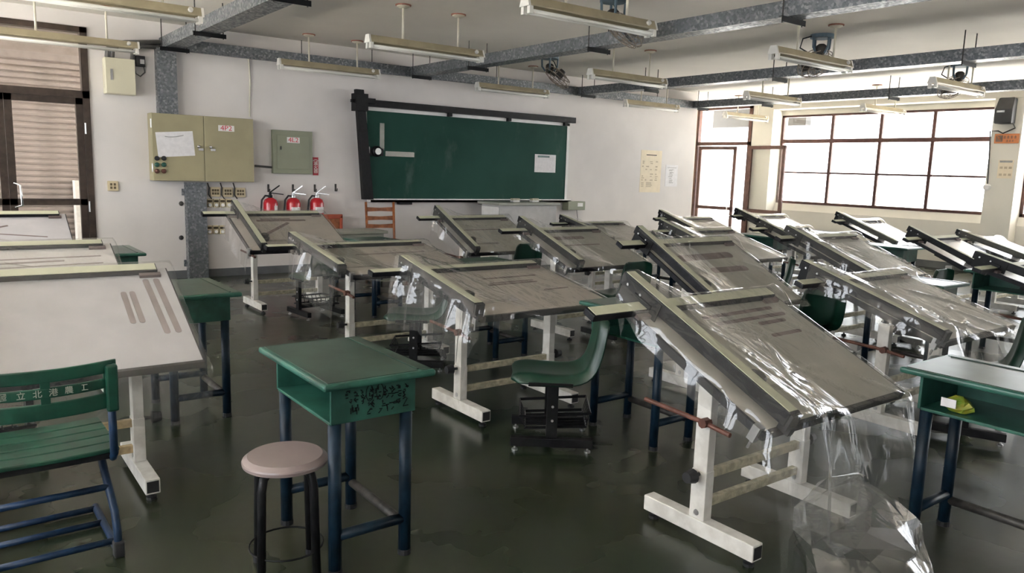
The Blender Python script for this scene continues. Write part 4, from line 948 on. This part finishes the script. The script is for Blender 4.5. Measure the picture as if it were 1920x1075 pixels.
for k, ch in enumerate('國立北港農工'):
    x = -.115+.046*k; y = -.165-.05*(1-(x/HW)**2)-.001
    text('embossed_character', ch, .028, 'desk_grey', mid, face_mtx((x, y, .664)) @ Matrix.Rotation(.44*x*-1, 4, 'Y'), .0006)
for s in (-1, 1):
    x = s*.205
    po = obj('back_post', MB().tube([(x, -.158, .63), (x, -.165, .48), (x, -.17, .40), (x, -.14, .375), (x, .12, .375)], .014, 10), 'tube_bright', t, smooth=True)
    obj('post_sleeve', B(x-.02, x+.02, -.195, -.145, .56, .73), 'slat_green', po, bevel=.008)
    obj('sled_leg', MB().tube([(x*.92, .05, .37), (x*.95, -.02, .28), (x, -.12, .16), (x, -.155, .09), (x, -.16, .025), (x, -.13, .016), (x, .30, .016)], .014, 10), 'tube_bright', t, smooth=True)
    obj('foot_cap', B(x-.018, x+.018, -.18, -.14, 0, .06), 'black_plastic', t, bevel=.006)
for y, z in ((-.06, .235), (.13, .016), (-.13, .05), (.28, .016)): obj('cross_tube', MB().tube([(-.2, y, z), (.2, y, z)], .0125, 10), 'tube_bright', t, smooth=True)
for k in range(5):
    y = -.155+.082*k; q = MB(); n = 10
    for i in range(n+1):
        x = -.225+.45*i/n; z = .40-.006*(1-(x/.225)**2)
        for (dy, dz) in ((0, 0), (.074, 0), (.074, .016), (0, .016)): q.v.append((x, y+dy, z+dz))
    for i in range(n):
        for e in range(4): q.f.append((4*i+e, 4*i+(e+1) % 4, 4*i+4+(e+1) % 4, 4*i+4+e))
    q.f += [(0, 1, 2, 3), (4*n+3, 4*n+2, 4*n+1, 4*n)]; obj('seat_slat', q, 'slat_green', t, bevel=.004)
obj('seat_bar', B(-.2, .2, -.15, -.12, .375, .395), 'black_metal', t); obj('seat_bar', B(-.2, .2, .1, .13, .375, .395), 'black_metal', t)

# ------------------------------------------------------------------ round stool
t = thing('round_stool', 'round stool with a taupe seat and black bent-tube legs', 'stool', (.925, 2.515, 0))
smooth_angle(obj('seat', MB().lathe([(.130, .404), (.145, .407), (.147, .418), (.145, .424), (.128, .437), (0.002, .438)], n=48), 'stool_seat', t), 16)
for k in range(4):
    a = k*math.pi/2+.52; c, s = math.cos(a), math.sin(a)
    lg = obj('leg', MB().tube([(.03*c, .03*s, .40), (.085*c, .085*s, .398), (.112*c, .112*s, .382), (.122*c, .122*s, .34), (.132*c, .132*s, .012)], .0155, 10), 'black_metal', t, smooth=True)
    obj('foot_plug', MB().lathe([(.0175, 0), (.0175, .02)], (.132*c, .132*s, 0), 10), 'black_plastic', lg)
obj('foot_ring', MB().tube([(.128*math.cos(k*math.pi/14), .128*math.sin(k*math.pi/14), .10) for k in range(28)], .004, 6, closed=True), 'black_metal', t, smooth=True)

# ------------------------------------------------------------------ heap of clear plastic on the floor
p = onz(1665, 1085, 0.0)
rs = random.Random(21); q = MB(); rings = 7; n = 13
for j in range(rings):
    f = j/(rings-1)
    for i in range(n):
        a = 2*math.pi*(i+.5*(j % 2))/n
        r_ = .25*(1-f**2.2)**.62*rs.uniform(.82, 1.16)+.004; h = .32*f*rs.uniform(.86, 1.1)+(.012 if j == 0 else 0)
        q.v.append((r_*math.cos(a)*1.05+.03*f, r_*math.sin(a)*.95+.05*f, h))
for j in range(rings-1):
    for i in range(n):
        i2 = (i+1) % n; a, b, c, d_ = j*n+i, j*n+i2, (j+1)*n+i2, (j+1)*n+i
        if j % 2: q.f += [(a, b, c), (a, c, d_)]
        else: q.f += [(a, b, d_), (b, c, d_)]
o = obj('plastic_heap', q, 'plastic_heap'); o.location = (p.x+.02, p.y+.12, 0)
tag(o, 'crumpled heap of clear plastic film lying on the floor', 'plastic film')
